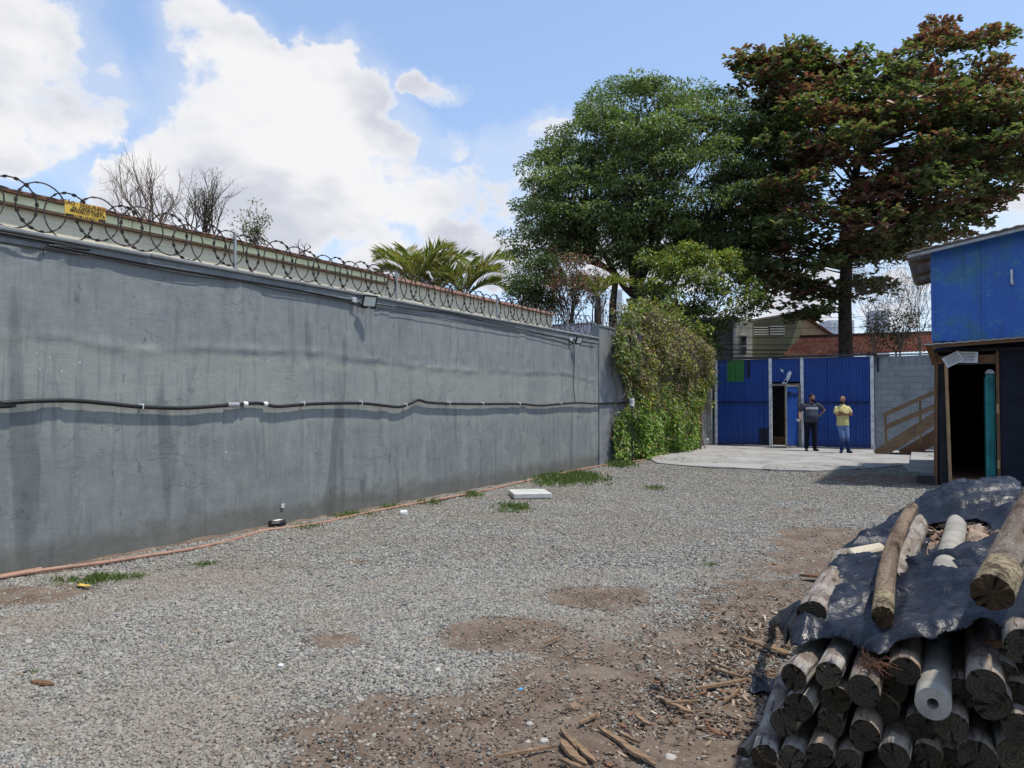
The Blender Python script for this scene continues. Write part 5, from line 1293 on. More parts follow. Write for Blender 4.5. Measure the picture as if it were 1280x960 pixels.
for (xa_, ya_), (xb_, yb_) in zip([(778,400),(800,388),(830,392),(862,412),(888,430),(893,470)], [(800,388),(830,392),(862,412),(888,430),(893,470),(886,520)]):
    for k in range(11):
        u = rng.random(); px, py = xa_+(xb_-xa_)*u+rng.normal()*5, ya_+(yb_-ya_)*u+rng.normal()*6-3
        rg_.append(OX(px, py, XW+rng.uniform(-.3, .3)))
foliage('leaves', np.array(rg_), .26, 34, .11, .07, [(.13, .19, .04), (.30, .30, .06), (.18, .12, .08), (.08, .13, .035)], [.4, .2, .16, .24], vine, .9, .3)

# ---- weeds and grass by the hose
def grass(px, py, rx, ry, n, h_, label, cols=((.09, .16, .03), (.13, .20, .05), (.06, .11, .03), (.18, .18, .08))):
    c = G(px, py); Y = c @ FWH; X = c @ RT; a = rng.normal(size=(n, 2))*.5; d = np.clip(np.abs(a), 0, 1.3)*np.sign(a)
    XX = X+d[:, 0]*rx/F*Y; YC = Y+d[:, 1]*ry*Y*Y/(F*CAMZ)
    P = np.stack([XX*RT[0]+YC*FWH[0], XX*RT[1]+YC*FWH[1], np.zeros(n)], 1); P = P[P[:, 0] > XW+.04]; n = len(P)
    den = fbm(P[:, 0]*6, P[:, 1]*6, 0., 2, 91); P = P[den > -.25]; n = len(P)
    A = rng.normal(size=(n, 3))*.5+np.array([0, 0, 1.]); A[:, 2] = np.abs(A[:, 2])
    V, Fc, CC = quads_leaf(P, A, rng.normal(size=(n, 3)), h_*rng.uniform(.5, 1.3, n), np.full(n, h_*.16)+.003, pal(n, cols))
    o = link('grass_patch', fastmesh('grass_patch', V, Fc, False, CC), None, M_leaf); tag(o, label, 'grass', None, 'stuff')
for a in ((108,725,34,6,900,.05,'small bright green grass patch near the hose at the far left'),(708,600,42,7,2400,.11,'grass patch between the hose and the pale slab'),(730,597,20,5,900,.12,'tall weeds by the hose end of the wall'),
          (690,604,20,5,700,.08,'grass next to the pale slab'),(640,636,22,5,800,.07,'grass tuft below the pale slab'),(820,611,16,3,260,.06,'grass tuft on the gravel before the apron'),(590,620,12,3,300,.08,'weeds along the hose'),
          (385,660,18,4,350,.05,'weeds below the black bait box'),(440,645,26,4,500,.06,'weeds by the hose right of the bait box'),(490,636,16,3,300,.06,'weeds by the hose further right'),(535,629,16,3,300,.07,'weeds at the middle of the hose'),
          (775,582,16,3,900,.14,'weeds at the foot of the vine'),(160,722,24,4,200,.04,'sparse grass by the hose'),(255,706,14,3,120,.04,'sparse grass on the gravel edge'),(840,575,40,3,500,.07,'weeds at the left apron edge'),(38,842,5,2,40,.03,'tiny weed in the foreground gravel'),(888,707,12,2,80,.04,'tiny weed in the brown gravel')):
    grass(*a)

# ================================================================== LOG PILE
def Hs(x, y):
    x = np.asarray(x, float); y = np.asarray(y, float)
    xx = x+.05*vnoise(y*1.3, y*0+3, 0., 61)
    h_ = .27*ss(xx, -1.10, -.80)+.33*ss(xx, -.86, -.50)+.16*ss(xx, -.5, .25)+.05*ss(xx, .25, .9)
    h_ = h_+(.13*np.exp(-((y-6.1)/.75)**2)+.012*(y-3))*ss(xx, -.75, .1)
    h_ = h_*(1-ss(y, 6.75, 7.5))*(1-ss(x, 1.25, 1.8))-.05*ss(y, 3.30, 2.9)
    return h_
def on_pile(px, py, off=0.):
    d = ray(px, py); tt = 1.5
    while tt < 9:
        P = C0+d*tt
        if P[2] < float(Hs(P[0], P[1]))+off or P[2] < 0: return P
        tt += .01
    return C0+d*tt
pile_lab = {}
def log_mesh(r0, r1, L, seed, K=40, crack=3, bend=0., rag=0.):
    q = np.random.default_rng(seed); nseg = max(6, int(L/.12)); vs = []; fs = []; uv = {}
    th = np.linspace(0, 2*math.pi, K, endpoint=False); lob = 1+.05*np.cos(2*th+q.uniform(0, 6))+.035*np.cos(3*th+q.uniform(0, 6))
    for i in range(nseg+1):
        u = i/nseg; r = r0+(r1-r0)*u; y = u*L
        nn = 1+.045*vnoise(np.cos(th)*1.6+seed, np.sin(th)*1.6, y*3., 5)+.02*vnoise(th*9, th*0, y*2., 6)
        if i == 0: nn = nn*.985
        yy = y+(rag*np.abs(vnoise(th*3, th*0+seed, 0., 8)) if i == 0 else 0*th)
        bx = bend*math.sin(math.pi*u)
        for k in range(K): vs.append((r*lob[k]*nn[k]*math.cos(th[k])+bx, float(yy[k]), r*lob[k]*nn[k]*math.sin(th[k])))
    for i in range(nseg):
        for k in range(K): fs.append((i*K+k, i*K+(k+1) % K, (i+1)*K+(k+1) % K, (i+1)*K+k))
    nb_ = len(fs)
    for e, i0, sg in ((0, 0, 1), (1, nseg*K, -1)):
        cr = q.choice(K, crack, False); prev = [i0+k for k in range(K)]
        rings = (.97, .72, .45, .2)
        clen = {int(k): int(q.integers(1, 4)) for k in cr}
        for j, s_ in enumerate(rings):
            cur_ = []
            for k in range(K):
                v = vs[i0+k]; dep = 0
                cx = bend*math.sin(math.pi*(0 if e == 0 else 1))
                if k in clen and j < clen[k]: dep = .016
                cur_.append(len(vs)); vs.append(((v[0]-cx)*s_+cx, v[1]*(1 if e else s_)+sg*(dep+.0015*q.normal()) , v[2]*s_))
            for k in range(K):
                f_ = (prev[k], prev[(k+1) % K], cur_[(k+1) % K], cur_[k]); fs.append(f_[::-1] if e == 0 else f_)
            prev = cur_
        c = len(vs); vs.append((0, 0 if e == 0 else L, 0))
        for k in range(K): f_ = (prev[k], prev[(k+1) % K], c); fs.append(f_[::-1] if e == 0 else f_)
    me = bpy.data.meshes.new('log'); me.from_pydata(vs, [], fs)
    mi = [0]*nb_+[1]*(len(fs)-nb_); me.polygons.foreach_set('material_index', mi); me.polygons.foreach_set('use_smooth', [i == 0 for i in mi])
    ul = me.uv_layers.new(name='UVMap'); co = np.array(vs); li = np.empty(len(me.loops), np.int32); me.loops.foreach_get('vertex_index', li)
    ul.data.foreach_set('uv', np.stack([co[li, 0], co[li, 2]], 1).ravel().astype(np.float32)*10); me.update(); return me
def place(o, a, b):
    a = Vector(tuple(map(float, a))); b = Vector(tuple(map(float, b))); o.location = a; o.rotation_mode = 'XYZ'; o.rotation_euler = (b-a).to_track_quat('Y', 'Z').to_euler()
lg = [0]
def log(a, b, r, label, r1=None, crack=3, mats=None, group='round timber logs in the pile', bend=0., rag=0.):
    lg[0] += 1; L = float(np.linalg.norm(np.array(b)-np.array(a))); me = log_mesh(r, r1 or r*.95, L, lg[0]*7+1, 40, crack, bend, rag)
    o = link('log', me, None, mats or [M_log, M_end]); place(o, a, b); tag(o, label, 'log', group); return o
def yend(px, py, y): return OY(px, py, y)
ENDS = [  # px, py, r, y plane, yaw slope dx over length, label
 (992,847,.054,3.02,.22,'log at the left shoulder of the stack under the sheet corner, half peeled'),
 (1035,844,.050,3.03,.10,'log second from left in the row under the sheet, with torn dark bark'),
 (1079,864,.056,3.00,.02,'log with white flaking bark and a hollow dark end, below the brown grass wad'),
 (1131,839,.054,3.06,.02,'log with a cross-cracked end right beside the concrete post, under the sheet edge'),
 (1233,858,.060,3.00,.0,'pale smooth log with a broken branch stub, right of the concrete post'),
 (1277,808,.056,3.05,.0,'log at the right picture edge directly under the sheet'),
 (997,885,.054,3.04,.14,'log with a clean light sawn end below the left shoulder log'),
 (980,903,.052,3.06,.12,'dark-ended log tucked left of the one with the clean sawn end'),
 (1044,875,.052,3.10,.04,'log with a round dark end below the second log from left'),
 (1038,905,.052,3.12,.02,'log deep in shadow in the third row, left part of the stack'),
 (1103,887,.056,3.16,.0,'recessed log in shadow under the log with flaking bark'),
 (1117,862,.052,3.18,.0,'recessed dark log between flaking log and concrete post'),
 (1080,920,.054,3.02,.0,'log with star-shaped crack in its end, below the flaking log'),
 (1150,912,.052,3.14,.0,'shadowed log under the concrete post on its left side'),
 (1188,909,.060,3.02,.0,'thick cross-cracked log right below the concrete post'),
 (1203,868,.054,3.16,.0,'recessed log in shadow between concrete post and pale stub log'),
 (1241,880,.058,3.03,.0,'thick log touching the pale stub log from below'),
 (1117,946,.052,2.98,.0,'log with a greenish sawn end at the bottom edge of the picture'),
 (1025,944,.052,3.02,.04,'log in the lowest visible row, left of the middle'),
 (989,948,.050,3.04,.10,'brownish log in the lowest visible row beside the leaning bark log'),
 (1060,952,.052,3.08,.0,'log deep in shadow in the lowest visible row'),
 (1160,946,.050,3.10,.0,'small log in shadow at the bottom, right of the greenish one'),
 (1222,948,.056,3.06,.0,'log at the bottom right, below the thick pair'),
 (1274,912,.056,3.05,.0,'log at the right edge in the second lowest row'),
 (1252,845,.050,3.20,.0,'recessed log behind the pale stub log'),(1270,868,.052,3.15,.0,'shadowed log at the right edge below the sheet'),
 (1266,945,.052,3.1,.0,'log at the bottom right corner'),(1185,950,.05,3.16,.0,'dark log at the bottom between two larger ones')]
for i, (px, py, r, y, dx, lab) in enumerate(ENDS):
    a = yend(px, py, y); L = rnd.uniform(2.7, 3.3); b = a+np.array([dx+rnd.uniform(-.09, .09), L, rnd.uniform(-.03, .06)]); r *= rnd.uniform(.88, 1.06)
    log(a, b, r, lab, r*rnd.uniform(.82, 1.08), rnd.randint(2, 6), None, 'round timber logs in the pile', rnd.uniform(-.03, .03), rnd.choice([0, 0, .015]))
a = yend(1170, 905, 3.2)
# unseen lower rows that carry the pile
nrow = 0
hid = []
for z, xs_ in ((.058, np.arange(-.62, 1.5, .125)), (.165, np.arange(-.30, 1.4, .125))):
    for x in xs_:
        if z > .1 and x < .05: continue
        hid.append((x, z))
for z in (.28, .40, .52, .64):
    for x in np.arange(.36, 1.3, .13): hid.append((x, z))
m = MB()
for x, z in hid: y = 3.1+rnd.uniform(-.05, .12); m.tube([(x, y, z), (x+.01, y+1.5, z), (x+rnd.uniform(-.03, .03), 6.1+rnd.uniform(-.2, .2), z)], [.055, .056, .052], 14)
tag(autosmooth(m.build('buried_logs', M_log)), 'mass of logs buried in the bottom and right flank of the stack', 'logs', None, 'stuff')
# leaning bark log at the lower left, small one beside it
a = yend(955, 951, 2.98); b = D(976, 872, 3.72); log(a, a+(b-a)*1.6, .052, 'mossy grey log with loose bark leaning at the lower left of the stack', .05, 2, None, 'round timber logs in the pile', 0, .03)
a = G(928, 942, .03); tag(log(a, a+np.array([.06, .36, .03]), .026, 'short thin broken log piece left of the stack', .022, 2))
# side logs on the left slope
a = on_pile(1015, 768, .075); b = on_pile(1045, 714, .03); log(a, a+(b-a)*1.5, .058, 'brown bark log poking out of the sheet on the left flank', .055, 3)
a = D(1033, 750, 4.6); b = D(1047, 712, 5.3); log(a, b, .035, 'thin pale stripped log right beside the left flank log', .03, 2)
# top logs lying on the sheet
a = D(1103, 772, 2.83); b = D(1140, 636, 4.45); b2 = a+(b-a)*1.0
log(a, b2, .041, 'long slim log lying on top of the black sheet, left one', 0.037, 2, [M_logf, M_endh], 'logs lying on top of the sheet', -.035, .012)
a = D(1239, 742, 2.36); b = D(1290, 630, 3.25)
log(a, a+(b-a)*1.7, .060, 'thick heavy log with yellowish flaked end on top of the sheet, right one', .053, 3, [M_logf, M_endh], 'logs lying on top of the sheet', .0, .02)
# yellowish flaked collar of exposed wood near both ends
def collar(a, b, r, L, nm='flaked_wood'): pass
# hole contents
hole = [(1142,668),(1164,656),(1195,653),(1221,650),(1236,656),(1246,670),(1222,678),(1205,686),(1194,693),(1176,706),(1160,711),(1138,711),(1124,709),(1125,694),(1128,680)]
def inhole(px0, py0, px1, py1, r, z, label, mats=None, cat='log'):
    a = G(px0, py0, z); b = G(px1, py1, z+.02); a2 = a-(b-a)*.25; b2 = b+(b-a)*.3; return a2, b2
for (p0, p1, p2, p3, r, z, lab) in ((1122,708,1150,655,.058,.73,'bark log seen through the gap in the sheet, left side'),(1222,684,1226,652,.06,.74,'reddish bark log seen through the gap in the sheet, right side'),(1158,700,1176,655,.05,.66,'half-buried log in the gap in the sheet, among bark chips'),(1205,700,1214,655,.05,.67,'log beside the concrete post in the gap in the sheet')):
    a, b = inhole(p0, p1, p2, p3, r, z, lab); log(a, b, r, lab)
def post(a, b, r, label, hole_=True):
    L = float(np.linalg.norm(b-a)); K = 32; vs = []; fs = []
    prof_ = [(r*.97, 0), (r, .004), (r*1.0, .2*L), (r*.99, .5*L), (r, L)]
    for rr, y in prof_:
        for k in range(K): t_ = 2*math.pi*k/K; vs.append((rr*math.cos(t_), y, rr*math.sin(t_)))
    for i in range(len(prof_)-1):
        for k in range(K): fs.append((i*K+k, i*K+(k+1) % K, (i+1)*K+(k+1) % K, (i+1)*K+k))
    o0 = len(vs)
    for rr, y in ((r*.34, 0.0), (r*.32, .004), (r*.32, .25)):
        for k in range(K): t_ = 2*math.pi*k/K; vs.append((rr*math.cos(t_), y, rr*math.sin(t_)))
    for k in range(K): fs.append((k, o0+k, o0+(k+1) % K, (k+1) % K))
    for i in range(2):
        for k in range(K): fs.append((o0+i*K+k, o0+(i+1)*K+k, o0+(i+1)*K+(k+1) % K, o0+i*K+(k+1) % K))
    fs.append(tuple(o0+2*K+k for k in range(K))); fs.append(tuple((len(prof_)-1)*K+k for k in range(K))[::-1])
    me = bpy.data.meshes.new('concrete_post'); me.from_pydata(vs, [], fs); o = link('concrete_post', me, None, M_post); place(o, a, b); autosmooth(o, 35); tag(o, label, 'post'); return o
def f_post(t):
    o = t.obj(); n = t.noise(o, 9, 6, .6); f_ = t.noise(o, 60, 4, .6); y = t.sep(o)[1]
    c = t.mix(t.ss(n, .4, .66), (.33, .31, .27), (.22, .205, .18)); c = t.mix(t.ss(f_, .62, .7, 0, .6), c, (.16, .15, .14))
    rgs = t.m('SINE', t.m('MULTIPLY', y, 420)); c = t.mix(t.m('MULTIPLY', t.ss(y, .06, .11), .25), c, (.26, .25, .21))
    return {'Base Color': c, 'Normal': t.bump(t.m('ADD', f_, t.m('MULTIPLY', rgs, .25)), .003, .8)}
M_post = mat('cast_concrete', f_post, .9, .2)
a = yend(1166, 880, 2.93); post(a, a+np.array([.03, 2.9, .02]), .0555, 'pale grey round concrete post with a hole in its end, among the logs')
a, b = inhole(1184, 706, 1197, 652, .06, .765, ''); b = b-(b-a)*.12; post(a, b, .058, 'pale concrete post seen through the gap in the black sheet')
# branch stub on the pale log
p = yend(1244, 806, 3.3); tag(MB().tube([p+np.array([-.03, .02, -.01]), p, p+np.array([.035, -.01, .012])], [.020, .017, .012], 8).build('branch_stub', M_brownwood), 'broken brown branch stub on the pale log', 'branch')
# wad of brown straw
m = MB()
for i in range(110):
    p = yend(1092+rng.normal()*9, 830+rng.normal()*3.5, 3.04+rng.normal()*.03); d = np.array([rng.normal(), rng.normal()*.4, rng.normal()*.4-.2]); d /= np.linalg.norm(d); L = rng.uniform(.02, .06)
    m.tube([p, p+d*L*.5+rng.normal(size=3)*.008, p+d*L], .0012, 3, False)
tag(m.build('straw_wad', worn('rusty_straw', (.12, .055, .028), (.06, .03, .02), 30)), 'wad of rust-brown straw wedged under the edge of the black sheet', 'straw', None, 'thing')

# ------------------------------------------------------------------ black sheet
TP = [(961,788),(972,778),(985,776),(997,770),(1008,768),(1018,752),(1028,742),(1034,728),(1038,716),(1046,706),(1057,700),(1064,690),(1072,682),(1090,672),(1113,661),(1127,648),(1142,640),(1163,629),(1175,622),(1192,617),(1215,617),(1236,613),(1252,606),(1266,610),(1277,618),(1320,622),(1420,680),(1480,760),(1460,830),(1340,815),(1280,797),(1262,795),(1246,786),(1231,781),(1217,785),(1203,795),(1187,802),(1170,808),(1150,811),(1134,813),(1117,816),(1108,822),(1098,826),(1084,820),(1070,816),(1056,812),(1046,805),(1033,804),(1022,802),(1010,808),(1000,812),(988,812),(978,803),(968,797)]
TW = [on_pile(*p)[:2] for p in TP]; HWp = [on_pile(*p)[:2] for p in hole]
TWp = [tuple(p) for p in TW]; HWp = [tuple(p) for p in HWp]
st_ = .0125
X, Y = np.meshgrid(np.arange(-1.3, 1.7, st_), np.arange(2.7, 7.7, st_*1.4))
d1, bx1, by1 = polydist(X, Y, TWp); d2, bx2, by2 = polydist(X, Y, HWp)
ins = inpoly(X, Y, TWp) & ~inpoly(X, Y, HWp)
sn = (~ins) & (np.minimum(d1, d2) < st_*.9); use1 = d1 < d2
X2 = np.where(sn, np.where(use1, bx1, bx2), X); Y2 = np.where(sn, np.where(use1, by1, by2), Y); keepv = ins | sn
def ridge(u, v, s_, sd): return 1-np.abs(vnoise(u*s_, v*s_, 0., sd)+.5*vnoise(u*s_*2.1, v*s_*2.1, 0., sd+1))
wx = X2+.12*vnoise(X2*2, Y2*2, 0., 70); wy = Y2+.12*vnoise(X2*2, Y2*2, 0., 72)
u1 = wx*.93+wy*.36; v1 = -wx*.36+wy*.93
ang2 = vnoise(X2*.8, Y2*.8, 0., 75)*.7+.15
u1 = wx*np.cos(ang2)+wy*np.sin(ang2); v1 = -wx*np.sin(ang2)+wy*np.cos(ang2)
Zt = Hs(X2, Y2)+.022+.015*np.abs(np.cos(np.pi*(X2+.04*Y2)/.13))*(.5+.5*vnoise(X2*2, Y2*2, 0., 73))
rd = np.clip(ridge(u1*.4, v1*1.6, 1.5, 76), 0, 1)**2; rd2 = np.clip(ridge(u1*.7, v1*3.4, 3.2, 78), 0, 1)**3; rd3 = np.clip(ridge(wx*1.5, wy*.7, 4.2, 79), 0, 1)**4
ed_ = np.minimum(d1, d2); eg = np.exp(-(ed_/.10)**2)
cr1 = np.clip(ridge(u1*.9, v1*4.2, 3.1, 83), 0, 1)**8; cr2 = np.clip(ridge(wx*2.2+wy, wy*1.6-wx, 3.3, 85), 0, 1)**9; cr3 = np.clip(ridge(u1*1.2, v1*9, 3.3, 87), 0, 1)**7
cr0 = np.clip(1-np.abs(vnoise(u1*.8, v1*3.2, 0., 90)+.25*vnoise(u1*1.7, v1*6, 0., 91)), 0, 1)**5; cr4 = np.clip(1-np.abs(vnoise(u1*1.6, v1*7.5, 0., 92)), 0, 1)**6
Zt += .045*rd+.010*rd2+.036*cr0+.013*cr4*(vnoise(X2*1.5, Y2*1.5, 0., 94) > -.1)+.016*cr1+.010*cr2*(1+eg)+.003*rd3+.010*cr3
Zh = Hs(X2, Y2)+.006; kh = ss(d2, .0, .16); Zt = Zh+(Zt-Zh)*kh-(1-kh)*.015*(Y2 < 5.)
Zt -= .030*np.exp(-(d1/.03)**2)
Zt = np.maximum(Zt, .012+.02*rd)
ny, nx = X.shape; idx = np.full(ny*nx, -1); kv = keepv.ravel(); idx[kv] = np.arange(kv.sum()); I = idx.reshape(ny, nx)
Fq = np.stack([I[:-1,:-1], I[:-1,1:], I[1:,1:], I[1:,:-1]], -1).reshape(-1, 4); Fq = Fq[(Fq >= 0).all(1)]
XI = ins.ravel()
V = np.stack([X2.ravel()[kv], Y2.ravel()[kv], Zt.ravel()[kv]], -1)
tarp = link('plastic_sheet', fastmesh('plastic_sheet', V, Fq, True), None, M_tarp)
so2 = tarp.modifiers.new('thickness', 'SOLIDIFY'); so2.thickness = .004; so2.offset = -1
sm_ = tarp.modifiers.new('relax', 'SMOOTH'); sm_.factor = .3; sm_.iterations = 1
tag(tarp, 'crumpled black plastic sheet draped over the stack of logs', 'plastic sheet')
def rag(pts_px, off, name, label, z=None, seed=0):
    """small crumpled piece of sheet: a grid between four corners, folded by noise"""
    c = [np.array(on_pile(x, y, off)) if z is None else G(x, y, z) for x, y in pts_px]; n = 16; vs = []
    for j in range(n+1):
        for i in range(n+1):
            u, v = i/n, j/n; p = (c[0]*(1-u)+c[1]*u)*(1-v)+(c[3]*(1-u)+c[2]*u)*v
            p = p+np.array([0, 0, .02*abs(float(vnoise(u*4+seed, v*3, 0., 90)))+.012*float(vnoise(u*9, v*9+seed, 0., 91))+off*0])+np.array([.012*float(vnoise(u*5, v*5, 0., 92)), .012*float(vnoise(u*5, v*5, 3., 93)), 0]); vs.append(p)
    me = fastmesh(name, vs, [(j*(n+1)+i, j*(n+1)+i+1, (j+1)*(n+1)+i+1, (j+1)*(n+1)+i) for j in range(n) for i in range(n)], True)
    o = link(name, me, None, M_tarp); s_ = o.modifiers.new('thickness', 'SOLIDIFY'); s_.thickness = .004; tag(o, label, 'plastic sheet'); return o
rag([(1137,712),(1156,711),(1162,674),(1150,671)], .0, 'plastic_strip', 'flat strip of black plastic lying in the gap of the sheet', None, 3)
rag([(1160,688),(1164,698),(1202,677),(1200,670)], .03, 'plastic_strip', 'twisted strip of black plastic across the concrete post in the gap', None, 5)
rag([(934,864),(976,872),(983,852),(950,848)], .0, 'plastic_scrap', 'torn scrap of black plastic on the ground left of the stack', .03, 8)
rag([(968,872),(985,878),(986,858),(972,856)], .0, 'plastic_scrap', 'small crumpled bluish-black scrap right beside the bigger ground scrap', .05, 9)
# pale wooden block and chips in the gap
c = on_pile(1085, 692, .05); tag(MB().box(c+np.array([0, 0, .0]), (.20, .11, .07), (R(8), R(-12), R(24)), .01).build('wood_block', worn('cut_pine', (.50, .44, .33), (.38, .33, .24), 12)), 'pale cut wood block resting on the sheet left of the gap', 'wood block')
M_chip = leafmat('wood_chip', .0, .9)
def chips(name, P, s0, s1, cols, label, w=None, el=2.2):
    n = len(P); s_ = rng.uniform(s0, s1, n)[:, None]; a = rng.uniform(0, 6.28, n); tl_ = rng.normal(size=n)*.35
    ax = np.stack([np.cos(a)*np.cos(tl_), np.sin(a)*np.cos(tl_), np.sin(tl_)], 1); ay = np.stack([-np.sin(a), np.cos(a), rng.normal(size=n)*.25], 1); az = np.cross(ax, ay)
    T_ = np.array([(x, y, z) for x in (-1, 1) for y in (-1, 1) for z in (-1, 1)])*np.array([.5*el/1.6, .28, .12])
    V = (P[:, None]+(ax[:, None]*T_[None, :, :1]+ay[:, None]*T_[None, :, 1:2]+az[:, None]*T_[None, :, 2:])*s_[:, None]*(1+.25*rng.normal(size=(n, 8, 1)))).reshape(-1, 3)
    f0 = np.array([(0,1,3,2),(4,6,7,5),(0,4,5,1),(2,3,7,6),(0,2,6,4),(1,5,7,3)]); Fc = (np.arange(n)[:, None, None]*8+f0[None]).reshape(-1, 4)
    o = link(name, fastmesh(name, V, Fc, False, np.repeat(pal(n, cols, w, .25), 8, 0)), None, M_chip); tag(o, label, 'debris', None, 'stuff'); return o
P = []
while len(P) < 420:
    px, py = rng.uniform(1120, 1246), rng.uniform(650, 712)
    if inpoly(px, py, hole): P.append(on_pile(px, py, -.05+rng.uniform(0, .04)))
chips('bark_chips', np.array(P), .02, .055, [(.30, .21, .15), (.16, .10, .07), (.48, .38, .30), (.09, .06, .045)], 'loose bark chips lying in the gap of the sheet')
def gpts(n, lst, z=.01):
    o = []
    for px, py, rx, ry, w_ in lst:
        for _ in range(int(n*w_)): o.append(G(px+rng.normal()*rx, py+rng.normal()*ry, z+rng.uniform(0, .012)))
    o = np.array(o); return o[(o[:, 0] > XW+.1)]
LP_ = [(950,800,40,30,.2),(930,880,45,40,.3),(900,830,60,35,.2),(840,900,80,40,.15),(960,850,20,40,.15)]
chips('wood_chips', gpts(1500, LP_), .006, .026, [(.30, .23, .17), (.17, .12, .085), (.10, .075, .055), (.42, .37, .30), (.22, .11, .06)], 'splintered wood chips and bark scattered on the dirt beside the stack', [.2, .3, .3, .08, .12], 3.2)
chips('earth_crumbs', gpts(4500, [(640,900,170,45,.3),(800,860,140,70,.3),(900,740,110,50,.2),(460,940,90,30,.1),(650,795,45,10,.05),(745,745,36,8,.05)]), .006, .018, [(.15, .11, .085), (.20, .155, .12), (.12, .095, .075), (.23, .20, .17)], 'small earth crumbs and grit on the bare brown dirt', [.35, .3, .2, .15], 1.6)
chips('dry_leaves', gpts(260, [(640,780,250,110,.5),(900,700,180,60,.3),(200,780,160,50,.2)], -.004), .010, .024, [(.16, .10, .05), (.11, .07, .05), (.24, .19, .11)], 'scattered dry brown leaf bits over the gravel', None, 2.)
# individual splinters and boards
def splinter(px0, py0, px1, py1, w_, lab, name='wood_splinter', mat_=M_plank, z=.03, h_=.012, cat='wood splinter'):
    a = G(px0, py0, z); b = G(px1, py1, z+rnd.uniform(-.01, .015)); n = 7; vs = []; d = (b-a)/np.linalg.norm(b-a); s_ = np.array([-d[1], d[0], 0])
    for i in range(n+1):
        u = i/n; p = a+(b-a)*u; ww = w_*(1-.75*abs(2*u-1)**3)*rnd.uniform(.75, 1.15); o_ = rnd.uniform(-.15, .15)*w_
        for q, zq in ((-1, 0), (1, 0), (.8, h_), (-.8, h_)): vs.append(p+s_*(q*ww/2+o_)+np.array([0, 0, zq]))
    fs = [(i*4+k, i*4+(k+1) % 4, (i+1)*4+(k+1) % 4, (i+1)*4+k) for i in range(n) for k in range(4)]+[(3, 2, 1, 0), (n*4, n*4+1, n*4+2, n*4+3)]
    m = MB(); m.add(vs, [f_[::-1] for f_ in fs]); o = m.build(name, mat_); tag(o, lab, cat); return o
M_greyw = mat('grey_splinter', f_wood((.30, .25, .20), (.15, .12, .095), (3, 3, 3), 5.), .9)
for a in ((825,874,866,893,.035,'bent pale splinter in the dirt left of the stack, the long one'),(832,880,872,878,.02,'thin brown splinter crossing the bent pale one'),
          (748,910,820,958,.045,'long grey board splinter at the bottom edge, left of the stack'),(700,926,732,958,.05,'wide grey splinter at the bottom edge, left of the long one'),(712,922,745,955,.03,'narrow grey splinter beside the wide one'),(698,950,730,962,.03,'short splinter touching the bottom edge of the picture'),
          (618,948,695,934,.018,'thin dark twig pointing left from the grey splinters'),(724,906,748,893,.02,'short twig between the stones and the grey splinters'),(793,894,812,908,.025,'brown curled bark piece on the dirt'),
          (680,806,706,794,.012,'straight pale stick on the brown gravel patch'),(890,836,930,848,.03,'dark flat bark piece near the scrap'),(925,797,968,812,.05,'yellow-brown bark slab beside the sheet corner'),(955,806,988,820,.06,'reddish brown board piece under the sheet corner'),
          (885,826,912,838,.02,'small grey bark sliver'),(700,912,722,938,.02,'split grey sliver at the left of the splinter bundle'),(770,915,800,930,.02,'little splinter leaning by the long grey board'),(870,862,935,850,.03,'dark broken branch piece behind the bent splinter'),(905,880,925,862,.02,'dark stick pointing to the black scrap')):
    splinter(*a[:4], a[4], a[5])
splinter(1000,720,1045,724,.07,'rust-brown bark slab lying left of the sheet','bark_slab',M_brownwood,.04,.02,'bark')
splinter(40,852,68,856,.05,'curled brown leaf on the foreground gravel','dry_leaf',M_brownwood,.008,.008,'leaf'); splinter(96,730,112,733,.05,'yellow leaf by the grass near the hose','yellow_leaf',worn('yellow_leaf', (.62, .42, .10), (.5, .3, .08)),.010,.006,'leaf')
def rock(px, py, s_, lab, mat_, name='stone'):
    import bmesh
    bm = bmesh.new(); bmesh.ops.create_icosphere(bm, subdivisions=2, radius=s_/2)
    for v in bm.verts: v.co *= 1+.22*rnd.uniform(-1, 1)*.7; v.co.z *= .65
    me = bpy.data.meshes.new(name); bm.to_mesh(me); bm.free(); o = link(name, me, None, mat_); o.location = G(px, py, s_*.2); o.rotation_euler = (0, 0, rnd.uniform(0, 6)); tag(o, lab, 'stone'); return o
M_lump = worn('brown_lump', (.20, .14, .09), (.13, .09, .06), 14); M_pale = worn('pale_stone', (.36, .34, .30), (.26, .25, .22), 10)
for a in ((717,885,.075,'brown clod in the bare dirt',M_lump),(774,918,.05,'pale round stone beside the grey splinters',M_pale),(662,905,.035,'pale stone left of the brown clod',M_pale),(838,948,.06,'pale crumbly stone near the bottom of the stack',M_pale),(351,832,.035,'white pebble in the foreground gravel',M_white),(818,860,.06,'dark grey stone in the dirt',M_dpanel),(903,814,.045,'yellowish pebble near the bark slab',M_pale),(968,705,.05,'dark stone on the gravel left of the sheet',M_lump),(660,928,.03,'pale pebble above the bottom twig',M_pale),(680,927,.045,'pale stone pair near the bottom twig',M_pale),(797,945,.035,'pale wood-coloured pebble by the long splinter',M_pale)):
    rock(*a[:3], a[3], a[4])
rock(651, 862, .03, 'tiny bright blue plastic bit in the dirt', worn('blue_plastic', (.06, .30, .55), (.04, .2, .4)), 'plastic_bit')
c = G(505, 641, .03); e = tag(MB().tube([c-RT*.045, c+RT*.045], .038, 10).build('white_cup', M_white, None, False), 'crushed white plastic cup on the gravel near the hose', 'cup')

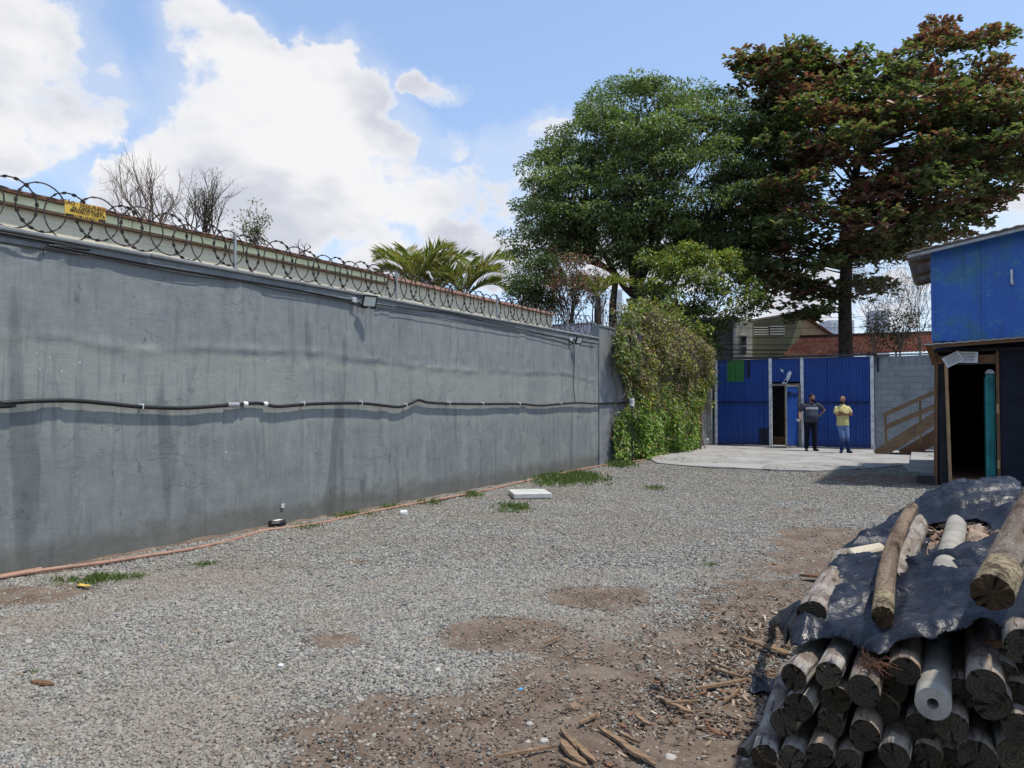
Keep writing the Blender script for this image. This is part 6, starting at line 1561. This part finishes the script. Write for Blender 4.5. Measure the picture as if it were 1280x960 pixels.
# ================================================================== PEOPLE
def skinmat(c): return worn('skin', c, tuple(q*.8 for q in c), 10, .55, .35, .001)
class Body(MB):
    def ell(s, c, r, n=14, k=10, rot=None):
        c = Vector(c); b = len(s.v); vs = []; fs = []
        for i in range(k+1):
            t_ = math.pi*i/k
            for j in range(n):
                f_ = 2*math.pi*j/n; v = Vector((r[0]*math.sin(t_)*math.cos(f_), r[1]*math.sin(t_)*math.sin(f_), r[2]*math.cos(t_)))
                if rot is not None: v = rot @ v
                vs.append(c+v)
        for i in range(k):
            for j in range(n): fs.append((i*n+j, (i+1)*n+j, (i+1)*n+(j+1) % n, i*n+(j+1) % n))
        return s.add(vs, fs)
    def limb(s, pts, rs, n=14):
        P_, R_ = [], []
        a, b = Vector(pts[0]), Vector(pts[1]); d = (a-b).normalized(); P_ += [a+d*rs[0]*.9, a+d*rs[0]*.6]; R_ += [rs[0]*.35, rs[0]*.8]
        for p, r in zip(pts, rs): P_.append(Vector(p)); R_.append(r)
        a, b = Vector(pts[-1]), Vector(pts[-2]); d = (a-b).normalized(); P_ += [a+d*rs[-1]*.6, a+d*rs[-1]*.9]; R_ += [rs[-1]*.8, rs[-1]*.35]
        return s.tube(P_, R_, n)
    def loft(s, rings, n=18):
        vs = []; fs = []
        for (x, y, z, rx, ry) in rings:
            for j in range(n): f_ = 2*math.pi*j/n; vs.append((x+rx*math.cos(f_), y+ry*math.sin(f_), z))
        for i in range(len(rings)-1):
            for j in range(n): fs.append((i*n+j, i*n+(j+1) % n, (i+1)*n+(j+1) % n, (i+1)*n+j))
        fs.append(tuple(range(n))[::-1]); fs.append(tuple((len(rings)-1)*n+j for j in range(n))); return s.add(vs, fs)
    def make(s, name, mat_, parent, vox=.012, it=3):
        me = s.mesh(name, True); o = bpy.data.objects.new(name, me); COL.objects.link(o); me.materials.append(mat_); o.parent = parent
        r = o.modifiers.new('union', 'REMESH'); r.mode = 'VOXEL'; r.voxel_size = vox; r.use_smooth_shade = True
        q = o.modifiers.new('soften', 'SMOOTH'); q.iterations = it; q.factor = .5; return o
def hand(B, w, d, side, n_, curl=.5, s_=1.):
    """w wrist, d along the hand, side = thumb side, n_ = palm normal (fingers curl towards it)"""
    w, d, side, n_ = Vector(w), Vector(d).normalized(), Vector(side).normalized(), Vector(n_).normalized()
    pc = w+d*.05*s_; M_ = Matrix((side, n_, d)).transposed(); B.ell(pc, (.042*s_, .018*s_, .052*s_), 12, 8, M_)
    for k, (o_, l_) in enumerate(((.030, .066), (.011, .076), (-.009, .070), (-.028, .055))):
        b = w+d*.088*s_+side*o_*s_; dd = (d+n_*curl*.5).normalized(); p1 = b+dd*l_*.5*s_; dd2 = (d+n_*curl*1.6).normalized(); p2 = p1+dd2*l_*.5*s_
        B.tube([b-d*.02, b, p1, p2, p2+dd2*.004], [.010*s_, .0095*s_, .009*s_, .0078*s_, .004], 8)
    b = w+d*.03*s_+side*.034*s_; p1 = b+(side*.8+d*.8+n_*.3).normalized()*.035*s_; p2 = p1+(side*.3+d+n_*.5).normalized()*.03*s_
    B.tube([b-side*.012, b, p1, p2], [.012*s_, .0115*s_, .0105*s_, .008*s_], 8)
def head(B, c, yaw, s_=1.):
    M_ = Matrix.Rotation(yaw, 3, 'Z'); c = Vector(c)
    def q(v): return c+M_ @ (Vector(v)*s_)
    B.ell(c+M_ @ Vector((0, .012, .022))*s_, (.078*s_, .096*s_, .098*s_), 16, 12, M_)
    B.ell(q((0, -.020, -.035)), (.062*s_, .070*s_, .072*s_), 14, 10, M_); B.ell(q((0, -.062, -.088)), (.034*s_, .030*s_, .026*s_), 10, 8, M_)
    B.ell(q((0, -.098, -.018)), (.013*s_, .018*s_, .024*s_), 8, 6, M_); B.ell(q((0, -.090, .006)), (.009*s_, .012*s_, .025*s_), 8, 6, M_)
    B.ell(q((0, -.078, .030)), (.052*s_, .016*s_, .010*s_), 10, 6, M_)
    for sg in (-1, 1): B.ell(q((.080*sg, .012, -.008)), (.010*s_, .020*s_, .033*s_), 8, 6, M_); B.ell(q((.042*sg, -.062, -.022)), (.022*s_, .022*s_, .02*s_), 8, 6, M_)
    B.ell(q((0, -.088, -.056)), (.022*s_, .010*s_, .007*s_), 8, 6, M_)
    return q
def face_bits(q, root, M_eye, M_iris, M_lip, s_=1.):
    for sg in (-1, 1):
        B = Body(); B.ell(q((.030*sg, -.079, .008)), (.012*s_, .009*s_, .007*s_), 10, 8); o = B.build('eye', M_eye, None, True); o.parent = root
        B = Body(); B.ell(q((.030*sg, -.0865, .008)), (.005*s_, .003*s_, .005*s_), 8, 6); i_ = B.build('iris', M_iris, None, True); i_.parent = o
    B = Body(); B.ell(q((0, -.0965, -.057)), (.022*s_, .004*s_, .004*s_), 10, 6); o = B.build('mouth', M_lip, None, True); o.parent = root
M_eyew = mat('eye_white', lambda t: (.7, .68, .65), .4); M_iris = mat('iris', lambda t: (.02, .012, .008), .3); M_lip = mat('lip', lambda t: (.14, .05, .04), .6)
M_hair = worn('hair', (.012, .010, .009), (.02, .016, .014), 30, .8)
def cloth(name, c, c2=None, sc=9):
    c2 = c2 or tuple(q*.7 for q in c)
    def fn(t):
        o = t.obj(); n = t.noise(o, sc, 5, .6); w_ = t.noise(o, 22, 4, .6, .6)
        return {'Base Color': t.mix(t.ss(n, .35, .7), c, c2), 'Normal': t.bump(t.noise(t.mp(o, (1, 1, 2.2)), 13, 4, .6, 1.2), .03, .7)}
    return mat(name, fn, .9, .15)
def shoe(B, h, fwd, L=.27):
    h = Vector(h); f_ = Vector(fwd).normalized(); sd = Vector((f_.y, -f_.x, 0)); M_ = Matrix((sd, f_, Vector((0, 0, 1)))).transposed()
    B.ell(h+f_*.0+Vector((0, 0, .055)), (.042, .062, .055), 12, 8, M_); B.ell(h+f_*.10+Vector((0, 0, .040)), (.048, .105, .040), 12, 8, M_); B.ell(h+f_*.16+Vector((0, 0, .032)), (.046, .058, .032), 12, 8, M_)
    B.box(h+f_*.075+Vector((0, 0, .012)), (.084, L-.03, .022), M_, .01)

# --- person in the grey lettered t-shirt
ga = G(1013.5, 563.5, .04); A = empty('person', ga, YAW, 'man in a grey lettered t-shirt and dark trousers, one hand on his hip', 'person')
sk = skinmat((.30, .165, .105)); B = Body(); hc = (.045, -.02, 1.655); yawA = R(18)
q = head(B, hc, yawA); B.limb([(.04, .0, 1.58), (.015, .02, 1.47)], [.058, .066]); B.loft([(0, .02, .90, .16, .12), (0, .0, 1.05, .19, .15), (0, .01, 1.25, .19, .13), (0, .02, 1.40, .19, .11), (0, .02, 1.48, .12, .08)])
LS, LE, LWr = (-.225, .02, 1.42), (-.33, .0, 1.19), (-.37, -.14, 1.02); RS, RE, RW = (.235, .02, 1.42), (.46, .10, 1.26), (.27, .06, 1.08)
B.limb([LS, LE, LWr], [.055, .044, .029]); B.limb([RS, RE, RW], [.055, .044, .030])
hand(B, LWr, (-.35, -.4, -.6), (.2, -.8, .3), (.9, .2, -.3), .9); hand(B, RW, (-.7, .1, -.6), (-.3, -.7, .2), (-.2, .5, -.2), .5)
for sx1, sg in ((-.115, -1), (.115, 1)): B.limb([(sx1, .0, .88), (sx1+.02*sg, -.01, .5), (sx1+.02*sg, .02, .10)], [.085, .058, .04])
B.make('body', sk, A, .0085); face_bits(q, A, M_eyew, M_iris, M_lip)
B = Body(); Mh = Matrix.Rotation(yawA, 3, 'Z'); B.ell(Vector(hc)+Mh @ Vector((0, .022, .045)), (.085, .099, .088), 16, 10, Mh); o = B.build('hair', M_hair, None, True); o.parent = A
B = Body(); B.ell(Vector(hc)+Mh @ Vector((0, -.050, -.082)), (.060, .052, .048), 14, 10, Mh); o = B.build('beard', M_hair, None, True); o.parent = A
M_tee = cloth('grey_tee', (.052, .062, .085), (.04, .047, .065)); B = Body()
B.loft([(.0, .0, .895, .205, .165), (.0, -.015, 1.0, .225, .195), (.0, -.02, 1.10, .228, .200), (.0, -.005, 1.22, .215, .170), (.0, .01, 1.34, .215, .145), (.0, .02, 1.43, .195, .118), (.01, .02, 1.485, .105, .085)])
B.limb([LS, (-.285, .01, 1.29)], [.083, .078]); B.limb([RS, (.36, .06, 1.335)], [.083, .078]); B.make('tshirt', M_tee, A, .011)
M_trA = cloth('dark_trousers', (.012, .014, .022)); B = Body(); B.loft([(0, .01, .84, .19, .14), (0, .0, .93, .20, .155), (0, .0, .985, .195, .15)])
for sx1, sg in ((-.10, -1), (.10, 1)): B.limb([(sx1, .0, .87), (sx1+.015*sg, -.015, .50), (sx1+.025*sg, .02, .11)], [.108, .082, .068])
B.make('trousers', M_trA, A, .012)
for sg in (-1, 1): B = Body(); shoe(B, (.125*sg, .03, 0), (.25*sg, -1, 0)); B.make('shoe', M_black, A, .01)
o = text('shirt_lettering', 'LONDRES', .082, (0, 0, 0), (0, 0, 0), mat('print_white', lambda t: (.6, .62, .66), .7), None, 1.05, bold=.002); o.parent = A; o.location = (.0, -.162, 1.325); o.rotation_euler = (R(82), 0, 0)
B = Body(); slip = MB().box((0, 0, 0), (.10, .004, .06), (R(20), R(25), 0)); o = slip.build('paper_slip', M_white); o.parent = A; o.location = (-.45, -.24, .955)
A.rotation_euler = (0, 0, YAW-R(4))
bpy.context.view_layer.update(); mw = o.matrix_world.copy(); o.parent = None; o.matrix_world = mw; tag(o, 'white paper slip held in the hand of the man in the grey t-shirt', 'paper')

# --- person in the yellow polo
gb = G(1054, 566, .04); A = empty('person', gb, YAW, 'bald man in a yellow polo shirt and blue jeans with folded arms', 'person')
k_ = .935; sk = skinmat((.25, .13, .08)); B = Body(); hc = (-.005, .0, 1.585); yawB = R(-52)
q = head(B, hc, yawB, .95); B.limb([(-.005, .02, 1.52), (.0, .03, 1.42)], [.052, .060])
B.loft([(0, .03, .84, .15, .10), (0, .02, 1.0, .155, .11), (0, .02, 1.2, .17, .11), (0, .03, 1.34, .17, .095), (0, .03, 1.42, .11, .07)])
LS, LE, LWr = (-.18, .03, 1.335), (-.225, -.05, 1.135), (.06, -.215, 1.165); RS, RE, RW = (.18, .03, 1.335), (.235, -.06, 1.14), (-.06, -.18, 1.19)
B.limb([LS, LE, LWr], [.048, .041, .028]); B.limb([RS, RE, RW], [.048, .041, .028])
hand(B, LWr, (.8, .15, .12), (0, -.2, 1), (.1, .9, .0), .5, .95); hand(B, RW, (-.8, .2, .1), (0, -.3, 1), (-.1, .9, .0), .5, .95)
KN = [((-.085, .0, .84), (-.045, -.06, .46), (-.055, -.02, .09)), ((.085, .0, .84), (.10, -.05, .46), (.155, .0, .09))]
for a, b, c in KN: B.limb([a, b, c], [.075, .052, .036])
B.make('body', sk, A, .0085); face_bits(q, A, M_eyew, M_iris, M_lip, .95)
Mh = Matrix.Rotation(yawB, 3, 'Z'); B = Body(); B.ell(Vector(hc)+Mh @ Vector((0, -.048, -.078)), (.050, .046, .040), 14, 10, Mh); o = B.build('beard', M_hair, None, True); o.parent = A
M_pol = cloth('yellow_polo', (.62, .56, .25), (.50, .44, .18)); B = Body()
B.loft([(.0, .01, .815, .185, .135), (.0, .0, .95, .178, .135), (.0, .005, 1.10, .18, .135), (.0, .015, 1.25, .195, .130), (.0, .025, 1.36, .180, .108), (.0, .03, 1.425, .095, .078)])
B.limb([(-.165, .03, 1.335), (-.218, -.005, 1.22)], [.072, .062]); B.limb([(.165, .03, 1.335), (.224, -.01, 1.225)], [.072, .062]); B.make('polo_shirt', M_pol, A, .011)
B = Body(); B.loft([(0, .02, 1.40, .085, .070), (0, .018, 1.425, .080, .068), (0, .02, 1.45, .072, .064)]); B.make('collar', M_pol, A, .01)
def f_jean(t):
    o = t.obj(); z = t.sep(o)[2]; n = t.noise(o, 8, 5, .6); c = t.mix(t.ss(t.m('ADD', z, t.m('MULTIPLY', n, .25)), .38, .72), (.018, .035, .13), (.13, .21, .40))
    return {'Base Color': c, 'Normal': t.bump(t.noise(t.mp(o, (1, 1, 2)), 13, 4, .6, 1.), .03, .7)}
M_jean = mat('faded_blue_jeans', f_jean, .9, .15); B = Body(); B.loft([(0, .01, .78, .165, .115), (0, .01, .86, .165, .12), (0, .01, .90, .16, .115)])
for a, b, c in KN: B.limb([a, b, c], [.093, .068, .055])
B.make('jeans', M_jean, A, .012)
for x, y, f_ in ((-.055, .0, (-.5, -1, 0)), (.155, .02, (.1, -1, 0))): B = Body(); shoe(B, (x, y, 0), f_, .26); B.make('shoe', cloth('navy_shoe', (.02, .03, .07)), A, .01)
